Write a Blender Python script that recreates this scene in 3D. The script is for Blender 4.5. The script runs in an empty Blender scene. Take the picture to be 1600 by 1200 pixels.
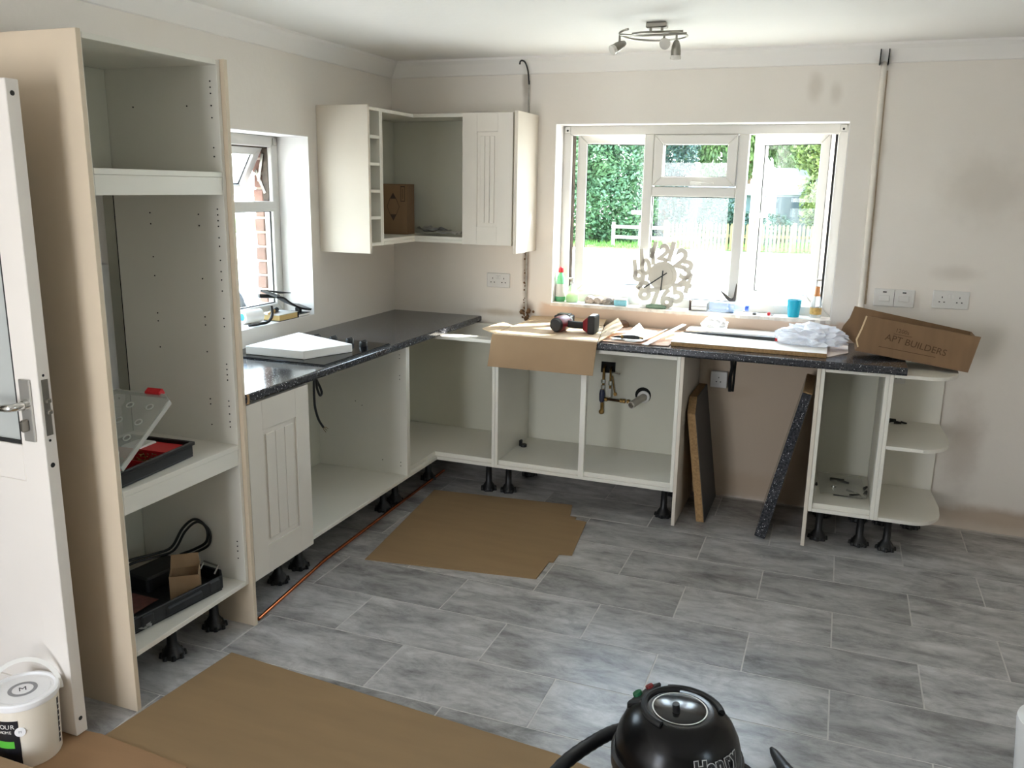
import bpy, bmesh, math, random
from mathutils import Vector, Matrix, noise
R = math.radians
scene = bpy.context.scene
COL = scene.collection
# ------------------------------------------------------------------ camera
def make_camera(pos, yaw, pitch, roll, f_px):
    cy, sy, cp, sp = math.cos(yaw), math.sin(yaw), math.cos(pitch), math.sin(pitch)
    f = Vector((-sy * cp, cy * cp, -sp)); r = Vector((cy, sy, 0)); u = r.cross(f)
    c, s = math.cos(roll), math.sin(roll)
    r2 = c * r + s * u; u2 = -s * r + c * u
    m = Matrix((( r2.x, u2.x, -f.x, pos[0]), (r2.y, u2.y, -f.y, pos[1]), (r2.z, u2.z, -f.z, pos[2]), (0, 0, 0, 1)))
    cd = bpy.data.cameras.new('camera'); cd.sensor_width = 36; cd.lens = f_px * 36 / 1600; cd.clip_start = .05; cd.clip_end = 500
    co = bpy.data.objects.new('camera', cd); COL.objects.link(co); co.matrix_world = m
    scene.camera = co
make_camera((2.6205, -4.7953, 1.7148), .3616, .2267, .017, 1336.2)
# ------------------------------------------------------------------ light
SKY_STRENGTH = 1.75
SUN_STRENGTH = 12.0
BX0, BX1 = .25, 1.2      # unseen garden door opening, added behind the camera to let in daylight
EXPOSURE = 1.5
w = bpy.data.worlds.new('sky'); scene.world = w; w.use_nodes = True
nt = w.node_tree; nt.nodes.clear()
bg = nt.nodes.new('ShaderNodeBackground'); out = nt.nodes.new('ShaderNodeOutputWorld')
geo = nt.nodes.new('ShaderNodeTexCoord'); sep = nt.nodes.new('ShaderNodeSeparateXYZ'); ramp = nt.nodes.new('ShaderNodeValToRGB')
nt.links.new(geo.outputs['Generated'], sep.inputs[0]); nt.links.new(sep.outputs['Z'], ramp.inputs[0])
ramp.color_ramp.elements[0].position = 0.0; ramp.color_ramp.elements[0].color = (.95, .97, 1.0, 1)
ramp.color_ramp.elements[1].position = 1.0; ramp.color_ramp.elements[1].color = (.50, .68, 1.0, 1)
nt.links.new(ramp.outputs[0], bg.inputs[0]); bg.inputs[1].default_value = SKY_STRENGTH * 3.0
nt.links.new(bg.outputs[0], out.inputs[0])
sd = bpy.data.lights.new('sun', 'SUN'); sd.energy = SUN_STRENGTH; sd.angle = R(1.5); sd.color = (1, .95, .86)
so = bpy.data.objects.new('sun', sd); COL.objects.link(so); so.location = (8, 6, 9)
so.rotation_euler = Vector((.55, .50, .67)).to_track_quat('Z', 'Y').to_euler()
def area(name, loc, target_dir, sx, sy, power, color, portal=False):
    ld = bpy.data.lights.new(name, 'AREA'); ld.shape = 'RECTANGLE'; ld.size = sx; ld.size_y = sy; ld.energy = power; ld.color = color
    o = bpy.data.objects.new(name, ld); COL.objects.link(o); o.location = loc
    o.rotation_euler = (-Vector(target_dir)).to_track_quat('Z', 'Y').to_euler()
    if portal: ld.cycles.is_portal = True
    return o
area('portal_back', (BX0 / 2 + BX1 / 2, -6.62, 1.03), (0, 1, 0), BX1 - BX0, 2.06, 1, (1, 1, 1), True)
# portals only guide the sky's own light through the window openings
area('portal_far', (1.82, .36, 1.56), (0, -1, 0), 1.62, 1.06, 1, (1, 1, 1), True)
area('portal_left', (-.34, -1.42, 1.5), (1, 0, 0), 1.06, .96, 1, (1, 1, 1), True)
area('portal_right', (4.97, -3.825, 1.55), (-1, 0, 0), .55, .8, 1, (1, 1, 1), True)
scene.view_settings.view_transform = 'Standard'; scene.view_settings.look = 'None'
scene.view_settings.gamma = 1; scene.view_settings.use_curve_mapping = False
scene.view_settings.exposure = EXPOSURE
cy = scene.cycles
cy.use_denoising = True; cy.max_bounces = 10; cy.diffuse_bounces = 6; cy.glossy_bounces = 4; cy.transparent_max_bounces = 12
cy.sample_clamp_indirect = 8; cy.caustics_reflective = False; cy.caustics_refractive = False
# ------------------------------------------------------------------ helpers
def lin(c):
    return tuple(((v / 255) / 12.92 if v / 255 <= .04045 else ((v / 255 + .055) / 1.055) ** 2.4) for v in c)
class MB:
    def __init__(s, xf=None): s.v = []; s.f = []; s.xf = xf
    def add(s, vs, fs):
        n = len(s.v)
        for p in vs:
            p = Vector(p)
            s.v.append(tuple(s.xf @ p) if s.xf else tuple(p))
        s.f += [tuple(i + n for i in f) for f in fs]; return s
    def box(s, x0, x1, y0, y1, z0, z1):
        return s.add([(x0,y0,z0),(x1,y0,z0),(x1,y1,z0),(x0,y1,z0),(x0,y0,z1),(x1,y0,z1),(x1,y1,z1),(x0,y1,z1)],
                     [(0,3,2,1),(4,5,6,7),(0,1,5,4),(1,2,6,5),(2,3,7,6),(3,0,4,7)])
    def prism(s, poly, z0, z1, axis='z'):
        n = len(poly)
        def mk(p, h): return {'z': (p[0], p[1], h), 'y': (p[0], h, p[1]), 'x': (h, p[0], p[1])}[axis]
        vs = [mk(p, z0) for p in poly] + [mk(p, z1) for p in poly]
        return s.add(vs, [tuple(reversed(range(n))), tuple(range(n, 2 * n))] + [(i, (i+1) % n, (i+1) % n + n, i + n) for i in range(n)])
    def hexa(s, pts):   # eight corners, bottom four then top four
        return s.add(pts, [(0,3,2,1),(4,5,6,7),(0,1,5,4),(1,2,6,5),(2,3,7,6),(3,0,4,7)])
    def sheet(s, quad, t, up=(0, 0, 1)):   # a thin slab from four corners, thickness t along up
        u = Vector(up) * t
        return s.hexa([Vector(p) for p in quad] + [Vector(p) + u for p in quad])
    def lathe(s, prof, c=(0, 0, 0), axis=(0, 0, 1), n=24, closed=True):
        q = Vector((0, 0, 1)).rotation_difference(Vector(axis).normalized()).to_matrix(); c = Vector(c)
        vs = []; fs = []
        for r, h in prof:
            for i in range(n):
                a = 2 * math.pi * i / n
                vs.append(c + q @ Vector((r * math.cos(a), r * math.sin(a), h)))
        m = len(prof)
        for j in range(m - 1):
            for i in range(n):
                k = (i + 1) % n
                fs.append((j*n+i, j*n+k, (j+1)*n+k, (j+1)*n+i))
        if closed:
            fs.append(tuple(reversed(range(n)))); fs.append(tuple((m-1)*n + i for i in range(n)))
        return s.add(vs, fs)
    def cyl(s, p0, p1, r0, r1=None, n=16):
        p0, p1 = Vector(p0), Vector(p1); r1 = r0 if r1 is None else r1
        return s.lathe([(r0, 0), (r1, (p1 - p0).length)], p0, p1 - p0, n)
    def tube(s, pts, r, n=8, caps=True):
        pts = [Vector(p) for p in pts]; rs = r if isinstance(r, (list, tuple)) else [r] * len(pts)
        vs = []; fs = []; prev = None
        for i, p in enumerate(pts):
            t = (pts[min(i+1, len(pts)-1)] - pts[max(i-1, 0)]).normalized()
            if prev is None:
                a = t.cross(Vector((0, 0, 1)))
                if a.length < .1: a = t.cross(Vector((0, 1, 0)))
            else:
                a = prev - t * prev.dot(t)
            a.normalize(); prev = a; b = t.cross(a)
            for k in range(n):
                an = 2 * math.pi * k / n
                vs.append(p + rs[i] * (math.cos(an) * a + math.sin(an) * b))
        for i in range(len(pts) - 1):
            for k in range(n):
                m = (k + 1) % n
                fs.append((i*n+k, i*n+m, (i+1)*n+m, (i+1)*n+k))
        if caps: fs += [tuple(reversed(range(n))), tuple((len(pts)-1)*n + k for k in range(n))]
        return s.add(vs, fs)
    def bar(s, pts, wd, th, up=(0, 0, 1)):   # rectangular section swept along a path
        pts = [Vector(p) for p in pts]; up = Vector(up); vs = []; fs = []
        for i, p in enumerate(pts):
            t = (pts[min(i+1, len(pts)-1)] - pts[max(i-1, 0)]).normalized()
            a = t.cross(up).normalized()
            for sa, su in ((-1,-1),(1,-1),(1,1),(-1,1)): vs.append(p + a * sa * wd / 2 + up * su * th / 2)
        for i in range(len(pts) - 1):
            for k in range(4):
                m = (k + 1) % 4; fs.append((i*4+k, i*4+m, (i+1)*4+m, (i+1)*4+k))
        fs += [(3,2,1,0), tuple((len(pts)-1)*4 + k for k in range(4))]
        return s.add(vs, fs)
def spline(pts, n=8):
    P = [Vector(p) for p in pts]; P = [2*P[0]-P[1]] + P + [2*P[-1]-P[-2]]; o = []
    for i in range(1, len(P) - 2):
        for k in range(n):
            t = k / n
            o.append(.5*((2*P[i])+(P[i+1]-P[i-1])*t+(2*P[i-1]-5*P[i]+4*P[i+1]-P[i+2])*t*t+(3*P[i]-P[i-1]-3*P[i+1]+P[i+2])*t**3))
    o.append(P[-2]); return o
WLOC = {}
def obj(name, mb, mat, parent=None, bevel=0.0, smooth=False, seg=1, kind=None):
    xs = [[v[i] for v in mb.v] for i in range(3)]
    c = Vector([(min(a) + max(a)) / 2 for a in xs])
    me = bpy.data.meshes.new(name)
    me.from_pydata([tuple(Vector(v) - c) for v in mb.v], [], mb.f); me.update()
    bm = bmesh.new(); bm.from_mesh(me)
    bmesh.ops.recalc_face_normals(bm, faces=bm.faces)
    if bevel:
        ed = [e for e in bm.edges if len(e.link_faces) == 2 and e.calc_face_angle(0) > R(30)]
        bmesh.ops.bevel(bm, geom=ed, offset=bevel, segments=seg, affect='EDGES', clamp_overlap=True)
    bm.to_mesh(me); bm.free()
    if smooth:
        me.polygons.foreach_set('use_smooth', [True] * len(me.polygons)); me.set_sharp_from_angle(angle=R(38))
    me.materials.append(mat)
    o = bpy.data.objects.new(name, me); COL.objects.link(o); place(o, c, parent)
    if kind: o['kind'] = kind
    return o
def place(o, c, parent=None):
    c = Vector(c); WLOC[o] = c
    if parent is not None:
        o.parent = parent; o.location = c - WLOC[parent]
    else: o.location = c
def thing(name, label, cat, loc, group=None):
    o = bpy.data.objects.new(name, None); COL.objects.link(o); o.empty_display_size = .1; place(o, loc)
    return tag(o, label, cat, group)
def tag(o, label, cat, group=None):
    o['label'] = label; o['category'] = cat
    if group: o['group'] = group
    return o
def struct(o): o['kind'] = 'structure'; return o
def sempty(name, loc):
    o = bpy.data.objects.new(name, None); COL.objects.link(o); place(o, loc); o['kind'] = 'structure'; return o
def part(name, parent, mat, x0, x1, y0, y1, z0, z1, bevel=.0012):
    return obj(name, MB().box(x0, x1, y0, y1, z0, z1), mat, parent, bevel)
def text(name, s, size, xf, mat, parent, extrude=.0006, align='CENTER', bold=0.0):
    cu = bpy.data.curves.new('t', 'FONT'); cu.body = s; cu.size = size; cu.extrude = extrude; cu.align_x = align; cu.align_y = 'CENTER'; cu.resolution_u = 3; cu.offset = bold
    t = bpy.data.objects.new('t', cu); COL.objects.link(t)
    dg = bpy.context.evaluated_depsgraph_get(); me = bpy.data.meshes.new_from_object(t.evaluated_get(dg))
    bpy.data.objects.remove(t)
    mb = MB(xf); mb.add([v.co for v in me.vertices], [tuple(p.vertices) for p in me.polygons])
    bpy.data.meshes.remove(me)
    return obj(name, mb, mat, parent)
# ------------------------------------------------------------------ materials
def mat(name, col, rough=.5, var=0.0, vscale=6, bump=0.0, bscale=60, metal=0.0, spec=.5, col2=None, trans=0.0, alpha=1.0, stretch=(1,1,1), rnd=False, emit=0, detail=4, subsurf=0):
    m = bpy.data.materials.new(name); m.use_nodes = True; t = m.node_tree; b = t.nodes['Principled BSDF']; L = t.links
    c = lin(col) + (1,)
    b.inputs['Roughness'].default_value = rough; b.inputs['Metallic'].default_value = metal
    b.inputs['Specular IOR Level'].default_value = spec; b.inputs['Alpha'].default_value = alpha
    b.inputs['Transmission Weight'].default_value = trans
    b.inputs['Base Color'].default_value = c
    if var or bump or col2:
        tc = t.nodes.new('ShaderNodeTexCoord'); mp = t.nodes.new('ShaderNodeMapping'); mp.inputs['Scale'].default_value = stretch
        L.new(tc.outputs['Object'], mp.inputs[0])
        if rnd:
            oi = t.nodes.new('ShaderNodeObjectInfo'); mm = t.nodes.new('ShaderNodeMath'); mm.operation = 'MULTIPLY'; mm.inputs[1].default_value = 57
            cx = t.nodes.new('ShaderNodeCombineXYZ'); L.new(oi.outputs['Random'], mm.inputs[0])
            for i in range(3): L.new(mm.outputs[0], cx.inputs[i])
            L.new(cx.outputs[0], mp.inputs['Location'])
        if var or col2:
            n = t.nodes.new('ShaderNodeTexNoise'); n.inputs['Scale'].default_value = vscale; n.inputs['Detail'].default_value = detail; L.new(mp.outputs[0], n.inputs[0])
            mx = t.nodes.new('ShaderNodeMix'); mx.data_type = 'RGBA'
            mr = t.nodes.new('ShaderNodeMapRange'); mr.inputs[1].default_value = .32; mr.inputs[2].default_value = .68; L.new(n.outputs[0], mr.inputs[0])
            L.new(mr.outputs[0], mx.inputs[0])
            d = lin(col2) if col2 else tuple(v * (1 - var) for v in c[:3])
            mx.inputs[6].default_value = c; mx.inputs[7].default_value = tuple(d) + (1,); L.new(mx.outputs[2], b.inputs['Base Color'])
        if bump:
            n2 = t.nodes.new('ShaderNodeTexNoise'); n2.inputs['Scale'].default_value = bscale; n2.inputs['Detail'].default_value = 3; L.new(mp.outputs[0], n2.inputs[0])
            bp = t.nodes.new('ShaderNodeBump'); bp.inputs['Strength'].default_value = bump; bp.inputs['Distance'].default_value = .004
            L.new(n2.outputs[0], bp.inputs['Height']); L.new(bp.outputs[0], b.inputs['Normal'])
    if emit: b.inputs['Emission Color'].default_value = c; b.inputs['Emission Strength'].default_value = emit
    return m
def glass(name, tint=(1, 1, 1), gloss=.08, rough=.0):
    m = bpy.data.materials.new(name); m.use_nodes = True; t = m.node_tree; t.nodes.clear(); L = t.links
    o = t.nodes.new('ShaderNodeOutputMaterial'); tr = t.nodes.new('ShaderNodeBsdfTransparent'); tr.inputs[0].default_value = tuple(tint) + (1,)
    g = t.nodes.new('ShaderNodeBsdfGlossy'); g.inputs['Roughness'].default_value = rough
    lw = t.nodes.new('ShaderNodeLayerWeight'); lw.inputs[0].default_value = .5
    pw = t.nodes.new('ShaderNodeMath'); pw.operation = 'POWER'; pw.inputs[1].default_value = 5; L.new(lw.outputs['Facing'], pw.inputs[0])
    fr = t.nodes.new('ShaderNodeMath'); fr.operation = 'MULTIPLY_ADD'; fr.inputs[1].default_value = .9; fr.inputs[2].default_value = .035; L.new(pw.outputs[0], fr.inputs[0])
    mx = t.nodes.new('ShaderNodeMixShader'); L.new(fr.outputs[0], mx.inputs[0]); L.new(tr.outputs[0], mx.inputs[1]); L.new(g.outputs[0], mx.inputs[2]); L.new(mx.outputs[0], o.inputs[0])
    return m
def film(name, col, opacity, rough=.3):   # thin translucent plastic
    m = bpy.data.materials.new(name); m.use_nodes = True; t = m.node_tree; L = t.links; b = t.nodes['Principled BSDF']; o = t.nodes['Material Output']
    b.inputs['Base Color'].default_value = lin(col) + (1,); b.inputs['Roughness'].default_value = rough
    tr = t.nodes.new('ShaderNodeBsdfTransparent'); mx = t.nodes.new('ShaderNodeMixShader'); mx.inputs[0].default_value = opacity
    L.new(tr.outputs[0], mx.inputs[1]); L.new(b.outputs[0], mx.inputs[2]); L.new(mx.outputs[0], o.inputs[0]); return m
WHITE = mat('cabinet_white', (224, 221, 211), .42, .03, 3)
CREAM = mat('cream_panel', (214, 204, 190), .5, .05, 4)
DOORC = mat('cream_door', (214, 207, 196), .45, .03, 4)
BACKP = mat('back_panel', (203, 202, 188), .6, .03, 3)
BLACK = mat('black_plastic', (16, 16, 17), .42)
DARK = mat('dark_void', (18, 17, 15), .9)
HOLE = mat('peg_hole', (40, 38, 34), .9)
UPVC = mat('upvc_white', (208, 205, 199), .35, .03, 5)
GASKET = mat('gasket_dark', (28, 27, 26), .7)
GRIME = mat('hinge_channel', (92, 80, 68), .8, .5, 30)
GLASS = glass('window_glass', (.93, .98, .97))
CHROME = mat('chrome', (210, 210, 205), .18, metal=1)
BRUSHED = mat('brushed_steel', (150, 146, 138), .33, metal=1)
ALU = mat('aluminium', (196, 194, 188), .38, metal=.8)
CARD = mat('cardboard', (164, 136, 104), .85, .12, 3, .15, 200, col2=(150, 122, 92), stretch=(1, 8, 1))
CARD_L = mat('cardboard_pale', (204, 178, 146), .85, .1, 3, .1, 200, stretch=(1, 8, 1))
CARD_D = mat('cardboard_dark', (132, 104, 76), .88, .12, 3, .15, 200, stretch=(8, 1, 1))
CARD_E = mat('cardboard_edge', (214, 190, 152), .9)
PAPER = mat('white_paper', (244, 243, 240), .7)
CHIP = mat('chipboard', (168, 134, 92), .9, .35, 90, .3, 300)
FOAM = mat('white_foam', (248, 248, 246), .75)
COPPER = mat('copper', (208, 120, 76), .22, metal=1, var=.25, vscale=20)
BRASS = mat('brass', (150, 120, 70), .35, metal=1, var=.4, vscale=40)
SOCKET = mat('socket_plastic', (214, 212, 208), .4, .04, 10)
RED = mat('red_plastic', (196, 28, 38), .4)
TXT = mat('print_ink', (54, 38, 26), .8)
TXT_W = mat('print_white', (236, 234, 228), .6)
def granite():
    m = bpy.data.materials.new('granite_laminate'); m.use_nodes = True; t = m.node_tree; L = t.links; b = t.nodes['Principled BSDF']
    g = t.nodes.new('ShaderNodeNewGeometry')
    v = t.nodes.new('ShaderNodeTexVoronoi'); v.inputs['Scale'].default_value = 130; L.new(g.outputs['Position'], v.inputs[0])
    lt = t.nodes.new('ShaderNodeMath'); lt.operation = 'LESS_THAN'; lt.inputs[1].default_value = .22; L.new(v.outputs['Distance'], lt.inputs[0])
    wn = t.nodes.new('ShaderNodeTexWhiteNoise'); L.new(v.outputs['Position'], wn.inputs[0])
    gt = t.nodes.new('ShaderNodeMath'); gt.operation = 'GREATER_THAN'; gt.inputs[1].default_value = .6; L.new(wn.outputs['Value'], gt.inputs[0])
    mu = t.nodes.new('ShaderNodeMath'); mu.operation = 'MULTIPLY'; L.new(lt.outputs[0], mu.inputs[0]); L.new(gt.outputs[0], mu.inputs[1])
    n = t.nodes.new('ShaderNodeTexNoise'); n.inputs['Scale'].default_value = 120; L.new(g.outputs['Position'], n.inputs[0])
    r = t.nodes.new('ShaderNodeValToRGB'); L.new(n.outputs[0], r.inputs[0])
    r.color_ramp.elements[0].position = .35; r.color_ramp.elements[0].color = lin((34, 35, 39)) + (1,)
    r.color_ramp.elements[1].position = .7; r.color_ramp.elements[1].color = lin((68, 69, 74)) + (1,)
    mx = t.nodes.new('ShaderNodeMix'); mx.data_type = 'RGBA'; L.new(mu.outputs[0], mx.inputs[0]); L.new(r.outputs[0], mx.inputs[6]); mx.inputs[7].default_value = lin((200, 202, 206)) + (1,)
    L.new(mx.outputs[2], b.inputs['Base Color']); b.inputs['Roughness'].default_value = .12; b.inputs['Specular IOR Level'].default_value = .4; return m
GRANITE = granite()
def slate():
    m = bpy.data.materials.new('slate_tile'); m.use_nodes = True; t = m.node_tree; L = t.links; b = t.nodes['Principled BSDF']
    tc = t.nodes.new('ShaderNodeTexCoord'); oi = t.nodes.new('ShaderNodeObjectInfo')
    mm = t.nodes.new('ShaderNodeMath'); mm.operation = 'MULTIPLY'; mm.inputs[1].default_value = 91; L.new(oi.outputs['Random'], mm.inputs[0])
    cx = t.nodes.new('ShaderNodeCombineXYZ'); [L.new(mm.outputs[0], cx.inputs[i]) for i in range(3)]
    rot = t.nodes.new('ShaderNodeMapping'); rot.inputs['Scale'].default_value = (1.7, 4.6, 1); rot.inputs['Rotation'].default_value = (0, 0, R(-7))
    L.new(tc.outputs['Object'], rot.inputs[0]); L.new(cx.outputs[0], rot.inputs['Location'])
    n = t.nodes.new('ShaderNodeTexNoise'); n.inputs['Scale'].default_value = 1.9; n.inputs['Detail'].default_value = 12; n.inputs['Roughness'].default_value = .72; n.inputs['Distortion'].default_value = .35
    L.new(rot.outputs[0], n.inputs[0])
    r = t.nodes.new('ShaderNodeValToRGB'); L.new(n.outputs[0], r.inputs[0]); e = r.color_ramp.elements
    e[0].position = .33; e[0].color = lin((108, 107, 106)) + (1,); e[1].position = .68; e[1].color = lin((198, 197, 196)) + (1,)
    k = e.new(.45); k.color = lin((150, 149, 148)) + (1,); k = e.new(.54); k.color = lin((172, 171, 170)) + (1,)
    pt = t.nodes.new('ShaderNodeMapping'); pt.inputs['Scale'].default_value = (1.0, 1.7, 1); L.new(tc.outputs['Object'], pt.inputs[0]); L.new(cx.outputs[0], pt.inputs['Location'])
    n4 = t.nodes.new('ShaderNodeTexNoise'); n4.inputs['Scale'].default_value = 7; n4.inputs['Detail'].default_value = 8; n4.inputs['Roughness'].default_value = .7; n4.inputs['Distortion'].default_value = 1.2; L.new(pt.outputs[0], n4.inputs[0])
    m4 = t.nodes.new('ShaderNodeMapRange'); m4.inputs[1].default_value = .34; m4.inputs[2].default_value = .52; m4.inputs[3].default_value = .74; m4.inputs[4].default_value = 1.0; L.new(n4.outputs[0], m4.inputs[0])
    x4 = t.nodes.new('ShaderNodeMix'); x4.data_type = 'RGBA'; x4.blend_type = 'MULTIPLY'; x4.inputs[0].default_value = 1; L.new(r.outputs[0], x4.inputs[6]); L.new(m4.outputs[0], x4.inputs[7])
    hs = t.nodes.new('ShaderNodeHueSaturation'); mr = t.nodes.new('ShaderNodeMapRange'); mr.inputs[3].default_value = .88; mr.inputs[4].default_value = 1.1
    L.new(oi.outputs['Random'], mr.inputs[0]); L.new(mr.outputs[0], hs.inputs['Value']); L.new(x4.outputs[2], hs.inputs['Color'])
    L.new(hs.outputs[0], b.inputs['Base Color']); b.inputs['Roughness'].default_value = .31
    bp = t.nodes.new('ShaderNodeBump'); bp.inputs['Strength'].default_value = .12; bp.inputs['Distance'].default_value = .004; L.new(n.outputs[0], bp.inputs['Height']); L.new(bp.outputs[0], b.inputs['Normal'])
    return m
SLATE = slate()
GROUT = mat('grout', (206, 204, 200), .9, .15, 20)
def plaster(name, base, blobs=(), bands=(), dirty=.12):
    """painted plaster; blobs = (x,y,z,radius,colour,strength) smudges, bands = (axis lo hi ...) unpainted patches"""
    m = bpy.data.materials.new(name); m.use_nodes = True; t = m.node_tree; L = t.links; b = t.nodes['Principled BSDF']
    g = t.nodes.new('ShaderNodeNewGeometry'); P = g.outputs['Position']
    n = t.nodes.new('ShaderNodeTexNoise'); n.inputs['Scale'].default_value = 1.3; n.inputs['Detail'].default_value = 5; L.new(P, n.inputs[0])
    mr = t.nodes.new('ShaderNodeMapRange'); mr.inputs[1].default_value = .4; mr.inputs[2].default_value = .75; mr.inputs[4].default_value = dirty; L.new(n.outputs[0], mr.inputs[0])
    mx = t.nodes.new('ShaderNodeMix'); mx.data_type = 'RGBA'; mx.inputs[6].default_value = lin(base) + (1,); mx.inputs[7].default_value = lin((150, 138, 122)) + (1,); L.new(mr.outputs[0], mx.inputs[0])
    cur = mx.outputs[2]
    n2 = t.nodes.new('ShaderNodeTexNoise'); n2.inputs['Scale'].default_value = 9; n2.inputs['Detail'].default_value = 6; L.new(P, n2.inputs[0])
    sp = t.nodes.new('ShaderNodeSeparateXYZ'); L.new(P, sp.inputs[0])
    def math2(op, a, bb):
        k = t.nodes.new('ShaderNodeMath'); k.operation = op
        for i, q in enumerate((a, bb)):
            if isinstance(q, (int, float)): k.inputs[i].default_value = q
            else: L.new(q, k.inputs[i])
        return k.outputs[0]
    wob = math2('MULTIPLY', math2('SUBTRACT', n2.outputs[0], .5), .10)
    def mixin(mask, col):
        nonlocal cur
        q = t.nodes.new('ShaderNodeMix'); q.data_type = 'RGBA'; L.new(mask, q.inputs[0]); L.new(cur, q.inputs[6]); q.inputs[7].default_value = lin(col) + (1,); cur = q.outputs[2]
    def smooth(val, lo, hi):
        q = t.nodes.new('ShaderNodeMapRange'); q.interpolation_type = 'SMOOTHSTEP'; q.inputs[1].default_value = lo; q.inputs[2].default_value = hi; L.new(val, q.inputs[0]); return q.outputs[0]
    for (x, y, z, rx, rz, col, st) in blobs:
        dx = math2('DIVIDE', math2('SUBTRACT', sp.outputs[0], x), rx); dy = math2('DIVIDE', math2('SUBTRACT', sp.outputs[1], y), rx); dz = math2('DIVIDE', math2('SUBTRACT', sp.outputs[2], z), rz)
        d = math2('SQRT', math2('ADD', math2('ADD', math2('MULTIPLY', dx, dx), math2('MULTIPLY', dy, dy)), math2('MULTIPLY', dz, dz)), 0)
        d = math2('ADD', d, math2('MULTIPLY', wob, 9))
        mixin(math2('MULTIPLY', math2('SUBTRACT', 1, smooth(d, .2, 1.1)), st), col)
    for (x0, x1, z0, z1, col, st) in bands:
        zz = math2('ADD', sp.outputs[2], wob); xx = math2('ADD', sp.outputs[0], wob)
        k = math2('MULTIPLY', smooth(zz, z0 - .02, z0 + .02), math2('SUBTRACT', 1, smooth(zz, z1 - .012, z1 + .012)))
        k = math2('MULTIPLY', k, math2('MULTIPLY', smooth(xx, x0 - .03, x0 + .03), math2('SUBTRACT', 1, smooth(xx, x1 - .03, x1 + .03))))
        mixin(math2('MULTIPLY', k, st), col)
    L.new(cur, b.inputs['Base Color']); b.inputs['Roughness'].default_value = .75
    n3 = t.nodes.new('ShaderNodeTexNoise'); n3.inputs['Scale'].default_value = 28; n3.inputs['Detail'].default_value = 5; L.new(P, n3.inputs[0])
    bp = t.nodes.new('ShaderNodeBump'); bp.inputs['Strength'].default_value = .18; bp.inputs['Distance'].default_value = .006; L.new(n3.outputs[0], bp.inputs['Height']); L.new(bp.outputs[0], b.inputs['Normal'])
    return m
PW = (227, 221, 213)
PLASTER_FAR = plaster('far_plaster', PW,
    blobs=[(2.42,0,2.23,.05,.09,(176,164,148),.4),(2.52,0,2.20,.04,.07,(176,164,148),.35),(3.25,0,1.75,.26,.22,(176,164,150),.3),(3.75,0,1.9,.35,.5,(170,158,142),.35),
           (3.17,0,1.33,.14,.05,(170,158,146),.3),(2.75,0,1.75,.035,.6,(176,162,144),.5),(.885,0,1.25,.03,.25,(120,92,66),.75),(.90,0,1.0,.06,.07,(96,70,48),.8),(.86,0,2.3,.03,.2,(130,118,102),.6),
           (.70,0,.97,.2,.03,(170,150,124),.6),(3.3,0,.45,.12,.35,(168,154,140),.45),(2.1,0,.62,.16,.05,(120,104,84),.6),(2.25,0,.1,.3,.09,(150,116,86),.7),(3.6,0,.08,.6,.07,(164,140,116),.8)],
    bands=[(.98,2.8,.80,1.046,(212,186,164),.9),(1.9,2.62,.0,.82,(196,176,152),.85),(2.62,4.7,-.1,.10,(190,174,156),.7)], dirty=.14)
PLASTER_LEFT = plaster('left_plaster', PW, dirty=.12)
PLASTER = plaster('plain_plaster', PW, dirty=.1)
CEIL = plaster('ceiling_paint', (232, 229, 225), dirty=.04)
REVEAL = mat('reveal_paint', (236, 233, 230), .6, .03, 6)
# ------------------------------------------------------------------ room shell
XR, YB, HC = 4.75, -6.4, 2.42
fl = struct(obj('floor', MB().box(-.3, XR + .2, YB - .2, .2, -.12, -.0010), GROUT))
tw, th, gp = .6115, .3055, .0052
tmesh = None; rnd = random.Random(3)
y = -.635 + 2 * th; row = 0
tops = []
k = -2
while -.635 - (k) * th > -4.75:
    y1 = -.635 - k * th; y0 = y1 - th
    off = 2.118 if k % 2 == 0 else 2.118 - tw / 2
    i0 = math.floor((0 - off) / tw) - 1
    x = off + i0 * tw
    while x < XR:
        a, b_ = max(x, 0.0), min(x + tw, XR)
        c0, c1 = max(y0, -4.75), min(y1, 0.0)
        if b_ - a > .03 and c1 - c0 > .02: tops.append((a, b_, c0, c1))
        x += tw
    k += 1
share = {}
for (a, b_, c0, c1) in tops:
    key = (round(b_ - a, 3), round(c1 - c0, 3))
    if key not in share:
        o = obj('tile', MB().box(a + gp/2, b_ - gp/2, c0 + gp/2, c1 - gp/2, -.011, 0), SLATE, fl, .0006); share[key] = o.data
    else:
        o = bpy.data.objects.new('tile', share[key]); COL.objects.link(o); place(o, ((a+b_)/2, (c0+c1)/2, -.0055), fl)
struct(obj('ceiling', MB().box(-.3, XR + .2, YB - .2, .3, HC, HC + .15), CEIL))
# far wall with its window opening
WX0, WX1, WZ0, WZ1 = 1.045, 2.603, 1.046, 2.066
wf = MB()
wf.box(-.3, WX0, 0, .28, -.3, HC); wf.box(WX1, XR + .2, 0, .28, -.3, HC); wf.box(WX0, WX1, 0, .28, -.3, WZ0); wf.box(WX0, WX1, 0, .28, WZ1, HC)
WALLF = struct(obj('wall_far', wf, PLASTER_FAR))
rv = MB()
rv.box(WX0, WX0 + .004, .0, .16, WZ0, WZ1); rv.box(WX1 - .004, WX1, .0, .16, WZ0, WZ1); rv.box(WX0, WX1, .0, .16, WZ1 - .004, WZ1)
obj('window_reveal', rv, REVEAL, WALLF)
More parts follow.
